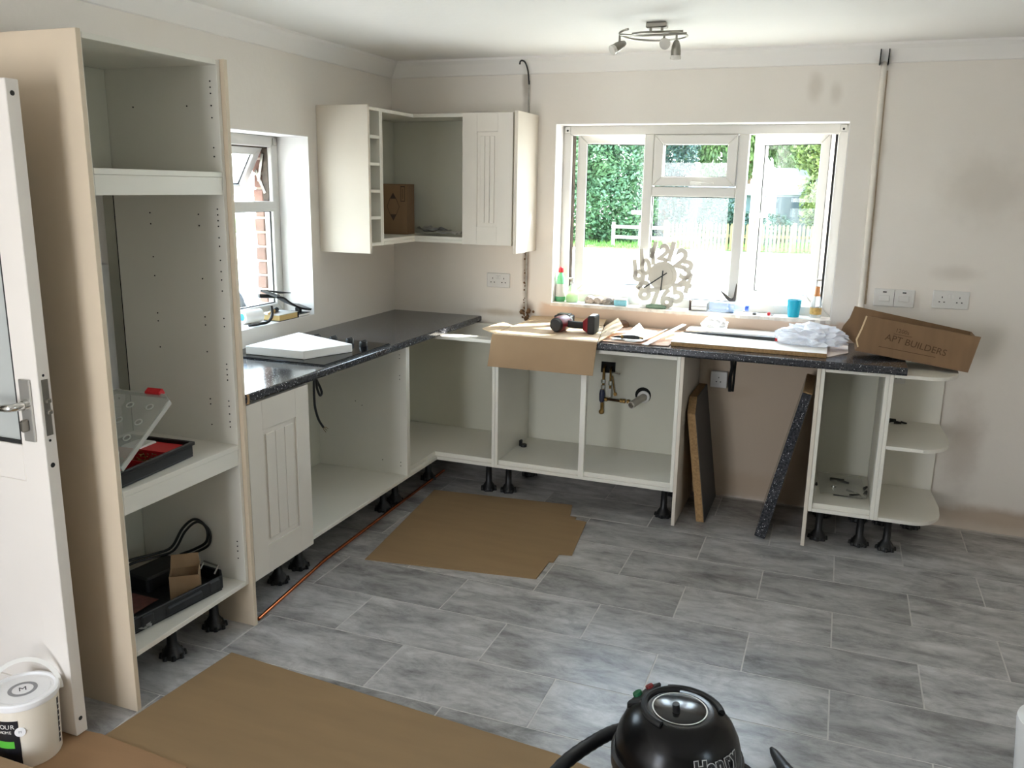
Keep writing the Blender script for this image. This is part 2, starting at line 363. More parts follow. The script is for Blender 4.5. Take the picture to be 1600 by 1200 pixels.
# left wall with its window and the doorway
LY0, LY1, LZ0, LZ1 = -1.95, -.895, 1.025, 1.952
DY0, DY1, DZ = -3.86, -3.005, 2.0
wl = MB()
wl.box(-.3, 0, LY1, 0, -.3, HC); wl.box(-.3, 0, DY1, LY0, -.3, HC); wl.box(-.3, 0, LY0, LY1, -.3, LZ0); wl.box(-.3, 0, LY0, LY1, LZ1, HC)
wl.box(-.3, 0, DY0, DY1, DZ, HC); wl.box(-.3, 0, YB - .2, DY0, -.3, HC)
WALLL = struct(obj('wall_left', wl, PLASTER_LEFT))
rv = MB(); rv.box(-.19, 0, LY1 - .004, LY1, LZ0, LZ1); rv.box(-.19, 0, LY0, LY1, LZ1 - .004, LZ1); rv.box(-.19, 0.0, LY0, LY1, LZ0, LZ0 + .003)
obj('window_reveal', rv, REVEAL, WALLL)
RY0, RY1, RZ0, RZ1 = -4.1, -3.55, 1.15, 1.95
wr = MB(); wr.box(XR, XR + .2, RY1, .28, -.3, HC); wr.box(XR, XR + .2, YB - .2, RY0, -.3, HC); wr.box(XR, XR + .2, RY0, RY1, -.3, RZ0); wr.box(XR, XR + .2, RY0, RY1, RZ1, HC)
struct(obj('wall_right', wr, PLASTER))
wb = MB(); wb.box(-.3, BX0, YB - .2, YB, -.3, HC); wb.box(BX1, XR, YB - .2, YB, -.3, HC); wb.box(BX0, BX1, YB - .2, YB, 2.06, HC)
struct(obj('wall_back', wb, PLASTER))
hl = MB(); hl.box(-1.5, -1.4, -4.4, -2.6, -.1, 2.42); hl.box(-1.4, -.3, -2.7, -2.6, -.1, 2.42); hl.box(-1.4, -.3, -4.4, -4.3, -.1, 2.42); hl.box(-1.5, -.3, -4.4, -2.6, 2.35, 2.42); hl.box(-1.5, -.3, -4.4, -2.6, -.1, -.004)
struct(obj('wall_hall', hl, PLASTER))
# coving: a shallow concave strip along the far and left walls
cv = [(0, 2.335), (.012, 2.338), (.03, 2.36), (.06, 2.392), (.082, 2.408), (.086, HC), (0, HC)]
struct(obj('trim_1', MB().prism([(-p[0], p[1]) for p in cv], 0, XR, 'x'), CEIL, smooth=False))
struct(obj('trim_2', MB().prism(cv, YB, 0, 'y'), CEIL))
struct(obj('trim_3', MB().prism([(XR - p[0], p[1]) for p in cv], YB, 0, 'y'), CEIL))
# ------------------------------------------------------------------ windows
def frame_rect(name, parent, xf, w_, h_, sw, d, m=UPVC, bev=.004):
    """mitred rectangular frame in local xz plane, y depth 0..d, as four members"""
    P = [(0,0),(w_,0),(w_,h_),(0,h_)]; I = [(sw,sw),(w_-sw,sw),(w_-sw,h_-sw),(sw,h_-sw)]
    names = ['bottom_rail','stile','top_rail','stile']
    os_ = []
    for i in range(4):
        j = (i + 1) % 4
        mb = MB(xf); mb.prism([P[i], P[j], I[j], I[i]], 0, d, 'y')
        os_.append(obj(names[i], mb, m, parent, bev))
    return os_
def pane(parent, xf, x0, x1, z0, z1, yc, g=GLASS):
    mb = MB(xf); mb.box(x0, x1, yc - .006, yc + .006, z0, z1); return obj('pane', mb, g, parent)
def gasket(parent, xf, x0, x1, z0, z1, y0, t=.004):
    mb = MB(xf)
    mb.box(x0, x1, y0, y0 + .004, z1 - t, z1); mb.box(x0, x1, y0, y0 + .004, z0, z0 + t); mb.box(x0, x0 + t, y0, y0 + .004, z0 + t, z1 - t); mb.box(x1 - t, x1, y0, y0 + .004, z0 + t, z1 - t)
    return obj('gasket', mb, GASKET, parent)
W1 = sempty('window_1', (1.82, .18, 1.05))
FY = .14
fr = Matrix.Translation((WX0 + .002, FY, WZ0 + .002))
fw, fh = WX1 - WX0 - .004, WZ1 - WZ0 - .004
frame_rect('frame', W1, fr, fw, fh, .052, .07)
part('mullion', W1, UPVC, 1.528, 1.582, FY, FY + .07, WZ0 + .054, WZ1 - .054, .004)
part('mullion', W1, UPVC, 2.046, 2.100, FY, FY + .07, WZ0 + .054, WZ1 - .054, .004)
part('transom', W1, UPVC, 1.582, 2.046, FY, FY + .07, 1.676, 1.730, .004)
for cx_, sg in ((WX0 + .03, 1), (WX1 - .03, -1)):
    b1 = obj('fixing_bracket', MB().box(cx_ - .017, cx_ + .017, FY - .006, FY, WZ1 - .045, WZ1 - .008), ALU, W1, .002)
    obj('screw', MB().cyl((cx_, FY - .009, WZ1 - .03), (cx_, FY - .005, WZ1 - .03), .006), GASKET, b1)
# dark hinge channels at the outer jambs
part('hinge_channel', W1, GRIME, 1.099, 1.104, FY + .03, FY + .075, 1.10, 2.01, 0)
part('hinge_channel', W1, GASKET, 2.536, 2.548, FY + .03, FY + .075, 1.10, 2.01, 0)
# fixed middle pane
pane(W1, Matrix(), 1.575, 2.053, 1.095, 1.68, FY + .045); gasket(W1, Matrix(), 1.582, 2.046, 1.10, 1.676, FY + .03)
# top vent sash
vt = Matrix.Translation((1.586, FY - .012, 1.734)); vs = frame_rect('vent', W1, vt, .456, .276, .052, .07)
pane(W1, vt, .045, .411, .045, .231, .04); gasket(W1, vt, .05, .406, .05, .226, .03)
hd = obj('vent_handle', MB().box(1.80, 1.86, FY - .030, FY - .012, 1.742, 1.76), UPVC, W1, .004)
obj('lever', MB().box(1.80, 1.93, FY - .042, FY - .030, 1.747, 1.757), UPVC, hd, .003)
# left casement, hinged on its left, swung a little outwards
def casement(hx, sgn, ang):
    m = Matrix.Translation((hx, FY + .06, 1.092)) @ Matrix.Rotation(R(ang), 4, 'Z')
    if sgn < 0: m = m @ Matrix.Translation((-.452, 0, 0))
    W = .452; H = .93
    frame_rect('casement', W1, m, W, H, .055, .062)
    pane(W1, m, .05, W - .05, .05, H - .05, .035); gasket(W1, m, .055, W - .055, .055, H - .055, .02)
    hx_ = W - .028 if sgn > 0 else .028
    mb = MB(m); mb.box(hx_ - .012, hx_ + .012, -.012, 0, H/2 - .05, H/2 + .05); h = obj('handle', mb, UPVC, W1, .004)
    mb = MB(m); mb.box(hx_ - (.10 if sgn > 0 else .012), hx_ + (.012 if sgn > 0 else .10), -.034, -.018, H/2 + .01, H/2 + .034); obj('handle_lever', mb, UPVC, h, .004)
casement(1.122, 1, 17)
casement(2.515, -1, -25)
# plaster sill, rough front lip
rs = random.Random(5); poly = []
for i in range(61):
    x = WX0 - .0 + (WX1 - WX0) * i / 60
    poly.append((x, -.004 - rs.random() * .010 - (.012 if 24 < i < 30 or 41 < i < 46 else 0)))
sill = MB().prism([(WX1, .14)] + [(WX0, .14)] + poly, WZ0 - .012, WZ0 + .006)
obj('window_sill', sill, mat('sill_dust', (236, 228, 218), .85, .25, 25, .4, 120), WALLF)
# left window
W2 = sempty('window_2', (-.22, -1.42, 1.02))
lm = Matrix.Translation((-.19, LY0 + .002, LZ0 + .002)) @ Matrix.Rotation(R(90), 4, 'Z')
lw, lh = LY1 - LY0 - .004, LZ1 - LZ0 - .004
frame_rect('frame', W2, lm, lw, lh, .056, .06)
part('transom', W2, UPVC, -.25, -.19, LY0 + .05, LY1 - .05, 1.568, 1.62, .003)
pane(W2, lm, .05, lw - .05, .05, .55, .035); gasket(W2, lm, .056, lw - .056, .056, .543, .02, .005)
tm = Matrix.Translation((-.235, LY0 + .06, 1.895)) @ Matrix.Rotation(R(90), 4, 'Z') @ Matrix.Rotation(R(30), 4, 'X') @ Matrix.Translation((0, 0, -.28))
frame_rect('vent', W2, tm, .93, .28, .05, .05); pane(W2, tm, .045, .885, .045, .235, .03); gasket(W2, tm, .05, .88, .05, .23, .015)
part('hinge_channel', W2, GRIME, -.25, -.215, LY1 - .062, LY1 - .056, 1.62, 1.90, 0)
part('head_channel', W2, GRIME, -.25, -.215, LY0 + .06, LY1 - .06, 1.888, 1.896, 0)
obj('stay_arm', MB().bar([(-.235, LY1 - .064, 1.66), (-.29, LY1 - .066, 1.78)], .016, .004, (0, 1, 0)), BRUSHED, W2)
obj('stay_arm', MB().bar([(-.24, LY1 - .068, 1.86), (-.27, LY1 - .068, 1.72)], .014, .004, (0, 1, 0)), BRUSHED, W2)
b1 = obj('fixing_bracket', MB().box(-.19, -.184, LY1 - .045, LY1 - .012, LZ1 - .05, LZ1 - .012), ALU, W2, .002)
# unseen window, added in the right wall to bring in more daylight
W3 = sempty('added_window', (XR + .1, -3.825, RZ0))
rm = Matrix.Translation((XR + .16, RY0 + .002, RZ0 + .002)) @ Matrix.Rotation(R(90), 4, 'Z')
frame_rect('frame', W3, rm, RY1 - RY0 - .004, RZ1 - RZ0 - .004, .056, .06); pane(W3, rm, .05, RY1 - RY0 - .054, .05, RZ1 - RZ0 - .054, .035)
# outer brick jamb of the left window, one brick at a time
BRICK = mat('red_brick', (150, 116, 102), .9, .35, 12, .5, 60, rnd=True); MORT = mat('mortar', (206, 196, 180), .95, .1, 30)
obj('mortar_bed', MB().box(-.31, -.262, -.935, -.8, .92, 2.1), MORT, WALLL)
for i in range(15):
    z = .93 + i * .076
    part('brick', WALLL, BRICK, -.318 + (.0 if i % 2 else .004), -.258, -.950 if i % 2 else -.946, -.84, z, z + .064, .004)
# ------------------------------------------------------------------ kitchen units
Z0, ZT, WT = .183, .903, .941
XF, YF = .569, -.567
def leg(parent, x, y, h=Z0):
    prof = [(.040, 0), (.043, .004), (.043, .012), (.036, .022), (.027, .038), (.0185, .05), (.0165, h - .03), (.022, h - .022), (.03, h - .006), (.03, h)]
    mb = MB().lathe(prof, (x, y, 0), n=16)
    l = obj('leg', mb, BLACK, parent, smooth=True)
    mb = MB()
    for k in range(8):
        a = k * math.pi / 4; mb.cyl((x + .040 * math.cos(a), y + .040 * math.sin(a), .001), (x + .040 * math.cos(a), y + .040 * math.sin(a), .018), .010, .007, 8)
    obj('foot_knob', mb, BLACK, l, smooth=True)
def holes(parent, pts, nrm, r=.0028):
    mb = MB()
    for p in pts:
        p = Vector(p); n_ = Vector(nrm); mb.cyl(p - n_ * .001, p + n_ * .0006, r, n=8)
    return obj('peg_holes', mb, HOLE, parent, kind='stuff')
def beaded_door(parent, m, W, H, st, rt, nb=3):
    """cream door in local xz, front towards -y; frame members, beaded centre boards"""
    d = obj('door', MB(m).box(0, W, .006, .02, 0, H), DOORC, parent, .001)
    obj('stile', MB(m).box(0, st, 0, .0065, 0, H), DOORC, d, .0005); obj('stile', MB(m).box(W - st, W, 0, .0065, 0, H), DOORC, d, .0005)
    obj('rail', MB(m).box(st + .0002, W - st - .0002, 0, .0065, H - rt, H), DOORC, d, .0005); obj('rail', MB(m).box(st + .0002, W - st - .0002, 0, .0065, 0, rt), DOORC, d, .0005)
    a, b_ = st + .018, W - st - .018; bw = (b_ - a) / nb
    for i in range(nb):
        obj('board', MB(m).box(a + i * bw + .0012, a + (i + 1) * bw - .0012, .001, .0065, rt + .022, H - rt - .022), DOORC, d, .0014)
    return d
# tall housing
T = thing('tall_cabinet', 'tall open cream oven housing cabinet beside the white door', 'cabinet', (.3, -2.56, 0))
yn0, yn1, yf0, yf1, HT = -2.880, -2.862, -2.265, -2.247, 2.1225
PANEL_T = mat('beige_panel', (210, 194, 170), .55, .06, 5)
part('end_panel', T, PANEL_T, .0, .592, yn0, yn1, 0, HT); part('end_panel', T, PANEL_T, .066, .592, yf0, yf1, 0, HT); part('panel_return', T, BACKP, .0, .0655, yf0, yf1, 0, HT); part('gap_shadow_strip', T, GASKET, .068, .0715, yf0 - .0175, yf0 - .001, .2, 2.1, 0)  # last part: dark strip in gasket colour, painting in the gap's shadow line
part('side_panel', T, WHITE, .072, .575, yn1 + .0005, yn1 + .018, .18, HT - .003); part('side_panel', T, WHITE, .072, .575, yf0 - .018, yf0 - .0005, .18, HT - .003)
ya, yb = yn1 + .019, yf0 - .019
part('top_panel', T, WHITE, .072, .575, ya, yb, 2.102, 2.119)
part('shelf', T, WHITE, .082, .575, ya, yb, 1.730, 1.748); part('shelf_rail', T, WHITE, .557, .574, ya, yb, 1.670, 1.7295)
part('shelf', T, WHITE, .082, .575, ya, yb, .735, .753); part('shelf_rail', T, WHITE, .557, .574, ya, yb, .674, .7345)
part('bottom_panel', T, WHITE, .072, .575, ya, yb, .18, .198)
part('back_panel', T, BACKP, .073, .081, ya, yb, 1.749, 2.101); part('back_panel', T, BACKP, .073, .081, ya, yb, .199, .734)
holes(T, [(xx, yb - .0, z) for z, xs in ((2.05,(.545,)),(2.03,(.545,)),(2.01,(.545,)),(1.97,(.545,.44,.2)),(1.93,(.545,)),(1.83,(.545,)),(1.80,(.545,)),(1.62,(.545,)),(1.60,(.545,.46,.24)),(1.58,(.545,)),(1.56,(.545,.46,.24)),(1.52,(.545,)),(1.49,(.545,)),(1.44,(.545,.24)),(1.40,(.545,)),(1.37,(.545,.46,.24)),(1.33,(.545,)),(1.23,(.545,.46,.24)),(1.20,(.545,.46,.24)),(1.1,(.46,.24)),(1.06,(.545,)),(1.04,(.545,)),(1.02,(.545,)),(1.0,(.545,)),(.92,(.545,.46,.24)),(.90,(.545,.46)),(.87,(.545,)),(.84,(.545,)),(.82,(.545,.46)),(.36,(.545,)),(.34,(.545,)),(.32,(.545,)),(.29,(.545,))) for xx in xs], (0, -1, 0))
obj('cam_fitting', MB().cyl((.3, -2.62, 2.098), (.3, -2.62, 2.103), .009), BRUSHED, T)
for lx, ly in ((.45, -2.33), (.45, -2.56), (.45, -2.80), (.12, -2.33), (.12, -2.80)): leg(T, lx, ly, .18)
# wall-mounted trunking and round cover seen through the open back of the tall unit
pc = thing('wall_trunking', 'white plastic pipe trunking on wall inside tall cabinet', 'trunking', (.02, -2.36, .75))
part('channel', pc, SOCKET, .001, .030, -2.375, -2.292, 0.80, 1.405, .004)
cvr = obj('round_cover', MB().lathe([(.037, 0), (.037, .006), (.034, .010), (.004, .012)], (.0305, -2.312, .885), (1, 0, 0), 28), SOCKET, pc, smooth=True)
obj('screw', MB().cyl((.042, -2.312, .885), (.044, -2.312, .885), .004), HOLE, cvr)
# 400 unit with door
B = thing('base_cabinet', 'narrow base cabinet with closed cream beaded door beside tall unit', 'cabinet', (.3, -2.04, 0), 'base cabinets of the left run')
part('side_panel', B, WHITE, .02, XF, -2.246, -2.229, Z0, ZT); part('side_panel', B, WHITE, .02, XF, -1.858, -1.8405, Z0, ZT)
part('bottom_panel', B, WHITE, .02, XF, -2.228, -1.859, Z0, Z0 + .018); part('back_panel', B, BACKP, .02, .028, -2.228, -1.859, Z0 + .019, ZT)
dm = Matrix.Translation((XF + .0215, -2.244, Z0 - .002)) @ Matrix.Rotation(R(90), 4, 'Z')
beaded_door(B, dm, .402, .715, .092, .118)
for lx, ly in ((.44, -1.90), (.1, -2.15), (.1, -1.9)): leg(B, lx, ly)
# hob unit
B = thing('base_cabinet', 'wide open base cabinet without doors under the black hob', 'cabinet', (.3, -1.375, 0), 'base cabinets of the left run')
part('side_panel', B, WHITE, .02, XF, -1.8395, -1.822, Z0, ZT); part('side_panel', B, WHITE, .02, XF, -.928, -.9105, Z0, ZT)
part('bottom_panel', B, WHITE, .02, XF, -1.821, -.929, Z0, Z0 + .018); part('back_panel', B, BACKP, .02, .028, -1.821, -.929, Z0 + .019, ZT)
holes(B, [(xx, -.928, z) for z, xs in ((.855,(.53,)),(.835,(.53,)),(.745,(.53,)),(.725,(.53,)),(.56,(.3,)),(.58,(.26,)),(.27,(.53,.42)),(.25,(.53,))) for xx in xs] , (0, -1, 0))
for lx, ly in ((.44, -1.745), (.44, -.965), (.1, -1.75), (.1, -.98)): leg(B, lx, ly)
# corner unit
B = thing('corner_base_cabinet', 'L-shaped open corner base cabinet where the two runs meet', 'cabinet', (.4, -.4, 0))
part('side_panel', B, WHITE, .02, XF, -.9095, -.892, Z0, ZT); part('side_panel', B, WHITE, .905, .9225, YF, -.02, Z0, ZT)
def Lpoly(a, e=0.0): return [(.021, -.021), (.021, -.891 - e), (a, -.891 - e), (a, -a), (.904 + e, -a), (.904 + e, -.021)]
obj('bottom_panel', MB().prism(Lpoly(.548), .207, .225), WHITE, B, .001)
obj('bottom_fascia', MB().prism([(.546, -.891), (XF, -.891), (XF, -.566), (.904, -.566), (.904, -.543), (.546, -.543)], Z0, .2005), WHITE, B, .001)
obj('fascia_backing', MB().prism([(.54, -.891), (.5475, -.891), (.5475, -.5475), (.904, -.5475), (.904, -.54), (.54, -.54)], .2008, .2066), WHITE, B)
part('back_panel', B, BACKP, .021, .028, -.891, -.021, .2255, ZT - .02); part('back_panel', B, BACKP, .0285, .904, -.028, -.021, .2255, ZT - .02)
part('hanging_rail', B, WHITE, .03, .904, -.044, -.0285, .795, ZT); part('top_rail', B, WHITE, .56, .904, -.566, -.47, .885, ZT)
for sx in (.20, .32): obj('screw', MB().cyl((sx, -.048, .84), (sx, -.043, .84), .006), HOLE, B)
for lx, ly in ((.44, -.835), (.44, -.42), (.84, -.44), (.1, -.1)): leg(B, lx, ly)
# sink unit
S = thing('sink_base_cabinet', 'double open sink base cabinet with pipes coming through its back', 'cabinet', (1.42, -.3, 0))
part('side_panel', S, WHITE, .9235, .941, YF, -.03, Z0, ZT); part('side_panel', S, WHITE, 1.905, 1.9225, YF, -.03, Z0, ZT)
part('end_panel', S, CREAM, 1.923, 1.941, YF, -.02, 0, ZT)
part('bottom_panel', S, WHITE, .9415, 1.9045, -.552, -.03, .207, .225)
part('bottom_fascia', S, WHITE, .9415, 1.9045, YF, -.545, Z0, .2005); part('fascia_backing', S, WHITE, .9415, 1.9045, -.5515, -.546, .2008, .2066, 0)
part('centre_post', S, WHITE, 1.408, 1.438, YF, -.53, .2255 - .025, ZT); part('top_rail', S, WHITE, .9415, 1.9045, YF + .001, -.55, .880, ZT)
# back panel cut round the service hole
hx0, hx1, hz0, hz1 = 1.383, 1.468, .672, .738
bk = MB(); bk.box(.9415, hx0, -.066, -.058, .226, ZT); bk.box(hx1, 1.9045, -.066, -.058, .226, ZT); bk.box(hx0, hx1, -.066, -.058, .226, hz0); bk.box(hx0, hx1, -.066, -.058, hz1, ZT)
obj('back_panel', bk, BACKP, S)
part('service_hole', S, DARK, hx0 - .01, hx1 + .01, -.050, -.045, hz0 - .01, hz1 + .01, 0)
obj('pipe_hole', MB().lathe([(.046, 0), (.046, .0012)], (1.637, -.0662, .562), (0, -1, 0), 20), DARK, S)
for lx, ly in ((.956, -.425), (1.86, -.45), (.97, -.1), (1.86, -.1)): leg(S, lx, ly)
# 300 unit
B = thing('base_cabinet', 'narrow open base cabinet next to the rounded end shelves', 'cabinet', (2.72, -.3, 0), 'base cabinets of the window run')
part('end_panel', B, CREAM, 2.569, 2.587, YF - .003, -.02, 0, ZT)
part('side_panel', B, WHITE, 2.5875, 2.605, YF, -.02, Z0, ZT); part('side_panel', B, WHITE, 2.869, 2.8865, YF, -.02, Z0, ZT)
part('bottom_panel', B, WHITE, 2.6055, 2.8685, -.552, -.02, .207, .225); part('bottom_fascia', B, WHITE, 2.6055, 2.8685, YF, -.545, Z0, .2005); part('fascia_backing', B, WHITE, 2.6055, 2.8685, -.5515, -.546, .2008, .2066, 0)
part('back_panel', B, BACKP, 2.6055, 2.8685, -.028, -.02, .2255, ZT); part('top_rail', B, WHITE, 2.6055, 2.8685, YF + .001, -.47, .885, ZT)
for lx, ly in ((2.646, -.44), (2.84, -.44), (2.66, -.1), (2.84, -.1)): leg(B, lx, ly)
# rounded end shelves
E_ = thing('end_shelf_unit', 'white open end shelf unit with rounded front corner at run end', 'shelf', (3.04, -.3, 0))
part('side_panel', E_, WHITE, 2.887, 2.9045, YF, -.02, Z0, ZT)
part('back_panel', E_, WHITE, 2.905, 3.178, -.034, -.02, Z0, ZT - .019)
def dshape():
    p = [(2.905, -.035), (2.905, YF)]
    for i in range(11):
        a = R(-90 + 78 * i / 10); p.append((3.045 + .145 * math.cos(a), YF + .2 + .2 * math.sin(a)))
    p += [(3.193, -.30), (3.181, -.10), (3.179, -.035)]; return p
for z in (Z0, .540, ZT - .0185): obj('shelf', MB().prism(dshape(), z, z + .018), WHITE, E_, .0015)
for lx, ly in ((2.964, -.45), (3.097, -.09), (2.96, -.09)): leg(E_, lx, ly)
# worktops
WTL = obj('worktop', MB().prism([(.001, ZT + .0005), (.590, ZT + .0005), (.597, ZT + .005), (.6, ZT + .012), (.6, WT - .006), (.597, WT - .002), (.592, WT), (.001, WT)], -2.2465, -.001, 'y'), GRANITE)
tag(WTL, 'speckled dark grey worktop of the left run under the hob', 'worktop', 'worktops')
obj('cut_end', MB().box(.585, .6012, -2.2463, -2.236, ZT + .001, WT - .001), CHIP, WTL)
WTF = obj('worktop', MB().prism([(-.001, ZT + .0005), (-.590, ZT + .0005), (-.597, ZT + .005), (-.6, ZT + .012), (-.6, WT - .006), (-.597, WT - .002), (-.592, WT), (-.001, WT)], .93, 2.955, 'x'), GRANITE)
tag(WTF, 'speckled dark grey worktop below the wide window, strewn with packaging', 'worktop', 'worktops')
# ------------------------------------------------------------------ wall cabinets
U0, U1 = 1.395, 2.103
C = thing('corner_wall_cabinet', 'open L-shaped corner wall cabinet without doors', 'cabinet', (.3, -.3, U0))
def Lw(a, e): return [(.001, -.001), (.001, -e), (a, -e), (a, -a), (e - .05, -a), (e - .05, -.001)]
ce = .655
for nm, z0, z1 in (('bottom_panel', U0 + .018, U0 + .034), ('top_panel', U1 - .018, U1)): obj(nm, MB().prism(Lw(.298, ce), z0, z1), WHITE, C, .001)
obj('bottom_fascia', MB().prism([(.284, -ce), (.30, -ce), (.30, -.3), (ce - .05, -.3), (ce - .05, -.284), (.284, -.284)], U0, U0 + .0175), WHITE, C, .001)
part('side_panel', C, WHITE, .001, .30, -.673, -ce - .0005, U0, U1); part('side_panel', C, WHITE, ce - .0495, ce - .032, -.30, -.001, U0, U1)
part('back_panel', C, BACKP, .012, .02, -ce, -.012, U0 + .0345, U1 - .0185); part('back_panel', C, BACKP, .0205, ce - .05, -.02, -.012, U0 + .0345, U1 - .0185)
part('hanging_bracket', C, SOCKET, .021, .034, -.42, -.30, 1.99, 2.06, .004)
obj('screw', MB().cyl((.034, -.40, 1.98), (.036, -.40, 1.98), .006), HOLE, C)
K = thing('wine_rack_unit', 'narrow white wall rack with five square bottle pigeonholes', 'rack', (.15, -.73, U0))
part('side_panel', K, WHITE, .001, .30, -.8015, -.787, U0, U1); part('side_panel', K, WHITE, .001, .30, -.688, -.6735, U0, U1)
zz = [U0 + i * (U1 - U0 - .016) / 5 for i in range(6)]
for i in range(6): part('shelf', K, WHITE, .001, .299, -.7865, -.6885, zz[i], zz[i] + .016)
part('back_panel', K, CARD_D, .002, .01, -.7865, -.6885, U0 + .017, U1 - .017)
KP = part('end_panel', K, CREAM, .001, .308, -.8200, -.8020, 1.358, 2.110, .0015)
D = thing('wall_cabinet', 'wall cabinet with closed cream beaded door beside the wide window', 'cabinet', (.77, -.15, U0))
part('side_panel', D, WHITE, .6235, .641, -.30, -.001, U0, U1); part('side_panel', D, WHITE, .905, .9225, -.30, -.001, U0, U1)
part('bottom_panel', D, WHITE, .6415, .9045, -.30, -.001, U0, U0 + .018); part('top_panel', D, WHITE, .6415, .9045, -.30, -.001, U1 - .018, U1); part('back_panel', D, BACKP, .6415, .9045, -.02, -.012, U0 + .019, U1 - .019)
beaded_door(D, Matrix.Translation((.612, -.322, U0 - .001)), .298, U1 - U0 + .002, .088, .10)
EP = part('end_panel', D, CREAM, .9235, .9425, -.335, -.001, 1.352, 2.112, .0015)
# ------------------------------------------------------------------ door on the left
DR = sempty('door_1', (.14, -3.04, 0))
dx0, dx1, dy0, dy1 = -.245, .528, -3.064, -3.022
PAINT = mat('door_gloss', (232, 226, 218), .35, .03, 4)
FROST = film('frosted_glass', (196, 200, 196), .86, .45)
part('stile', DR, PAINT, .437, dx1, dy0, dy1, .012, 1.972, .002); part('stile', DR, PAINT, dx0, dx0 + .09, dy0, dy1, .012, 1.972, .002)
part('top_rail', DR, PAINT, dx0 + .0905, .4365, dy0, dy1, 1.86, 1.972, .002); part('lock_rail', DR, PAINT, dx0 + .0905, .4365, dy0, dy1, .845, .955, .002); part('bottom_rail', DR, PAINT, dx0 + .0905, .4365, dy0, dy1, .012, .16, .002)
part('bottom_board', DR, PAINT, dx0 + .0905, .4365, dy0 + .006, dy1 - .006, .1605, .842, .002)
part('glass_pane', DR, FROST, dx0 + .085, .442, dy0 + .016, dy0 + .024, .95, 1.865, 0)
gb = MB(); gb.box(.4285, .4365, dy0 + .004, dy0 + .015, .956, 1.86); gb.box(dx0 + .0905, .4285, dy0 + .004, dy0 + .015, .956, .964)
obj('glazing_bead', gb, GASKET, DR)
lk = obj('lock_plate', MB().box(.459, .500, dy0 - .008, dy0, .972, 1.156), ALU, DR, .002)
obj('handle_lever', MB().tube(spline([(.482, dy0 - .008, 1.083), (.480, dy0 - .045, 1.083), (.465, dy0 - .056, 1.082), (.42, dy0 - .058, 1.078), (.355, dy0 - .056, 1.073)], 5), [.012]*6 + [.0115]*6 + [.010]*9, 10), CHROME, lk, smooth=True)
obj('handle_rose', MB().cyl((.482, dy0 - .007, 1.083), (.482, dy0 - .02, 1.083), .017, .014), CHROME, lk, smooth=True)
obj('lock_cylinder', MB().box(.472, .486, dy0 - .030, dy0 - .007, 1.005, 1.040), BRUSHED, lk, .004)
fp = part('forend_plate', DR, BRUSHED, dx1 - .002, dx1 + .0015, dy0 + .010, dy1 - .010, .990, 1.156, .0005)
for z in (1.095, 1.062): obj('latch_bolt', MB().box(dx1 - .01, dx1 + .012, dy0 + .014, dy1 - .012, z - .008, z + .004), BRUSHED, fp, .002)
mb = MB()
for z, r in ((1.935, .007), (1.168, .004), (.975, .004), (.90, .0075), (.066, .007)): mb.cyl((dx1 - .001, -3.045, z), (dx1 + .0008, -3.045, z), r, n=12)
obj('edge_holes', mb, GASKET, DR)
dl = MB(); dl.box(-.30, -.25, DY1 - .028, DY1 + .0, 0, DZ); dl.box(-.30, -.25, DY0, DY0 + .028, 0, DZ); dl.box(-.30, -.25, DY0, DY1, DZ - .028, DZ)
struct(obj('trim_4', dl, PAINT))
# ------------------------------------------------------------------ wall services
def plate(name, label, x0, x1, z0, z1, kind, y=0.0, group='wall sockets and switches', depth=.012):
    t = thing(name, label, 'switch' if kind == 'switch' else 'socket', ((x0+x1)/2, y, z0), group)
    part('faceplate', t, SOCKET, x0, x1, y - depth, y - .0005, z0, z1, .003)
    cz = (z0 + z1) / 2; yf = y - depth
    gang = [(x0+x1)/2] if (x1 - x0) < .11 else [x0 + (x1-x0)*.26, x0 + (x1-x0)*.74]
    if kind == 'socket':
        for gx in gang:
            for hx, hz, w_, h_ in ((0, .012, .004, .009), (-.011, -.012, .007, .005), (.011, -.012, .007, .005)):
                part('pin_slot', t, HOLE, gx + hx - w_/2, gx + hx + w_/2, yf - .0008, yf + .001, cz + hz - h_/2, cz + hz + h_/2, 0)
        if len(gang) == 2:
            for gx in ((x0+x1)/2 - .009, (x0+x1)/2 + .009): part('rocker', t, SOCKET, gx - .007, gx + .007, yf - .004, yf, cz + .008, cz + .030, .0015)
    else:
        for gx in gang:
            part('rocker', t, SOCKET, gx - .024, gx + .024, yf - .004, yf, cz - .018, cz + .012, .002)
            part('neon_window', t, HOLE, gx - .009, gx + .009, yf - .001, yf + .001, cz + .026, cz + .032, 0)
        part('gang_joint', t, HOLE, (x0+x1)/2 - .001, (x0+x1)/2 + .001, yf - .0004, yf + .001, z0 + .002, z1 - .002, 0)
    return t
plate('double_socket', 'white double socket on wall below the wall cabinet with door', .637, .785, 1.122, 1.208, 'socket')
plate('double_switch', 'white double fused switch right of the vertical conduit', 2.800, 2.992, 1.146, 1.236, 'switch')
plate('double_socket', 'white double socket rightmost on far wall above leaning cardboard box', 3.074, 3.240, 1.152, 1.242, 'socket')
plate('single_socket', 'white single surface socket in shadow under the worktop', 2.005, 2.096, .640, .732, 'socket', depth=.035)
plate('single_socket', 'small socket on the back of the rounded end shelves', 2.925, 2.993, .755, .835, 'socket', y=-.034)
cb = thing('socket_cable', 'black cable hanging down beside the socket under worktop', 'cable', (2.11, -.01, .62))
obj('cable', MB().tube(spline([(2.112, -.008, .90), (2.108, -.012, .83), (2.116, -.012, .76), (2.110, -.012, .70), (2.113, -.012, .62)]), .009), BLACK, cb, smooth=True)
obj('chase_edge', MB().tube([(2.135, -.004, .90), (2.131, -.004, .75), (2.128, -.004, .62)], .006), DARK, cb)
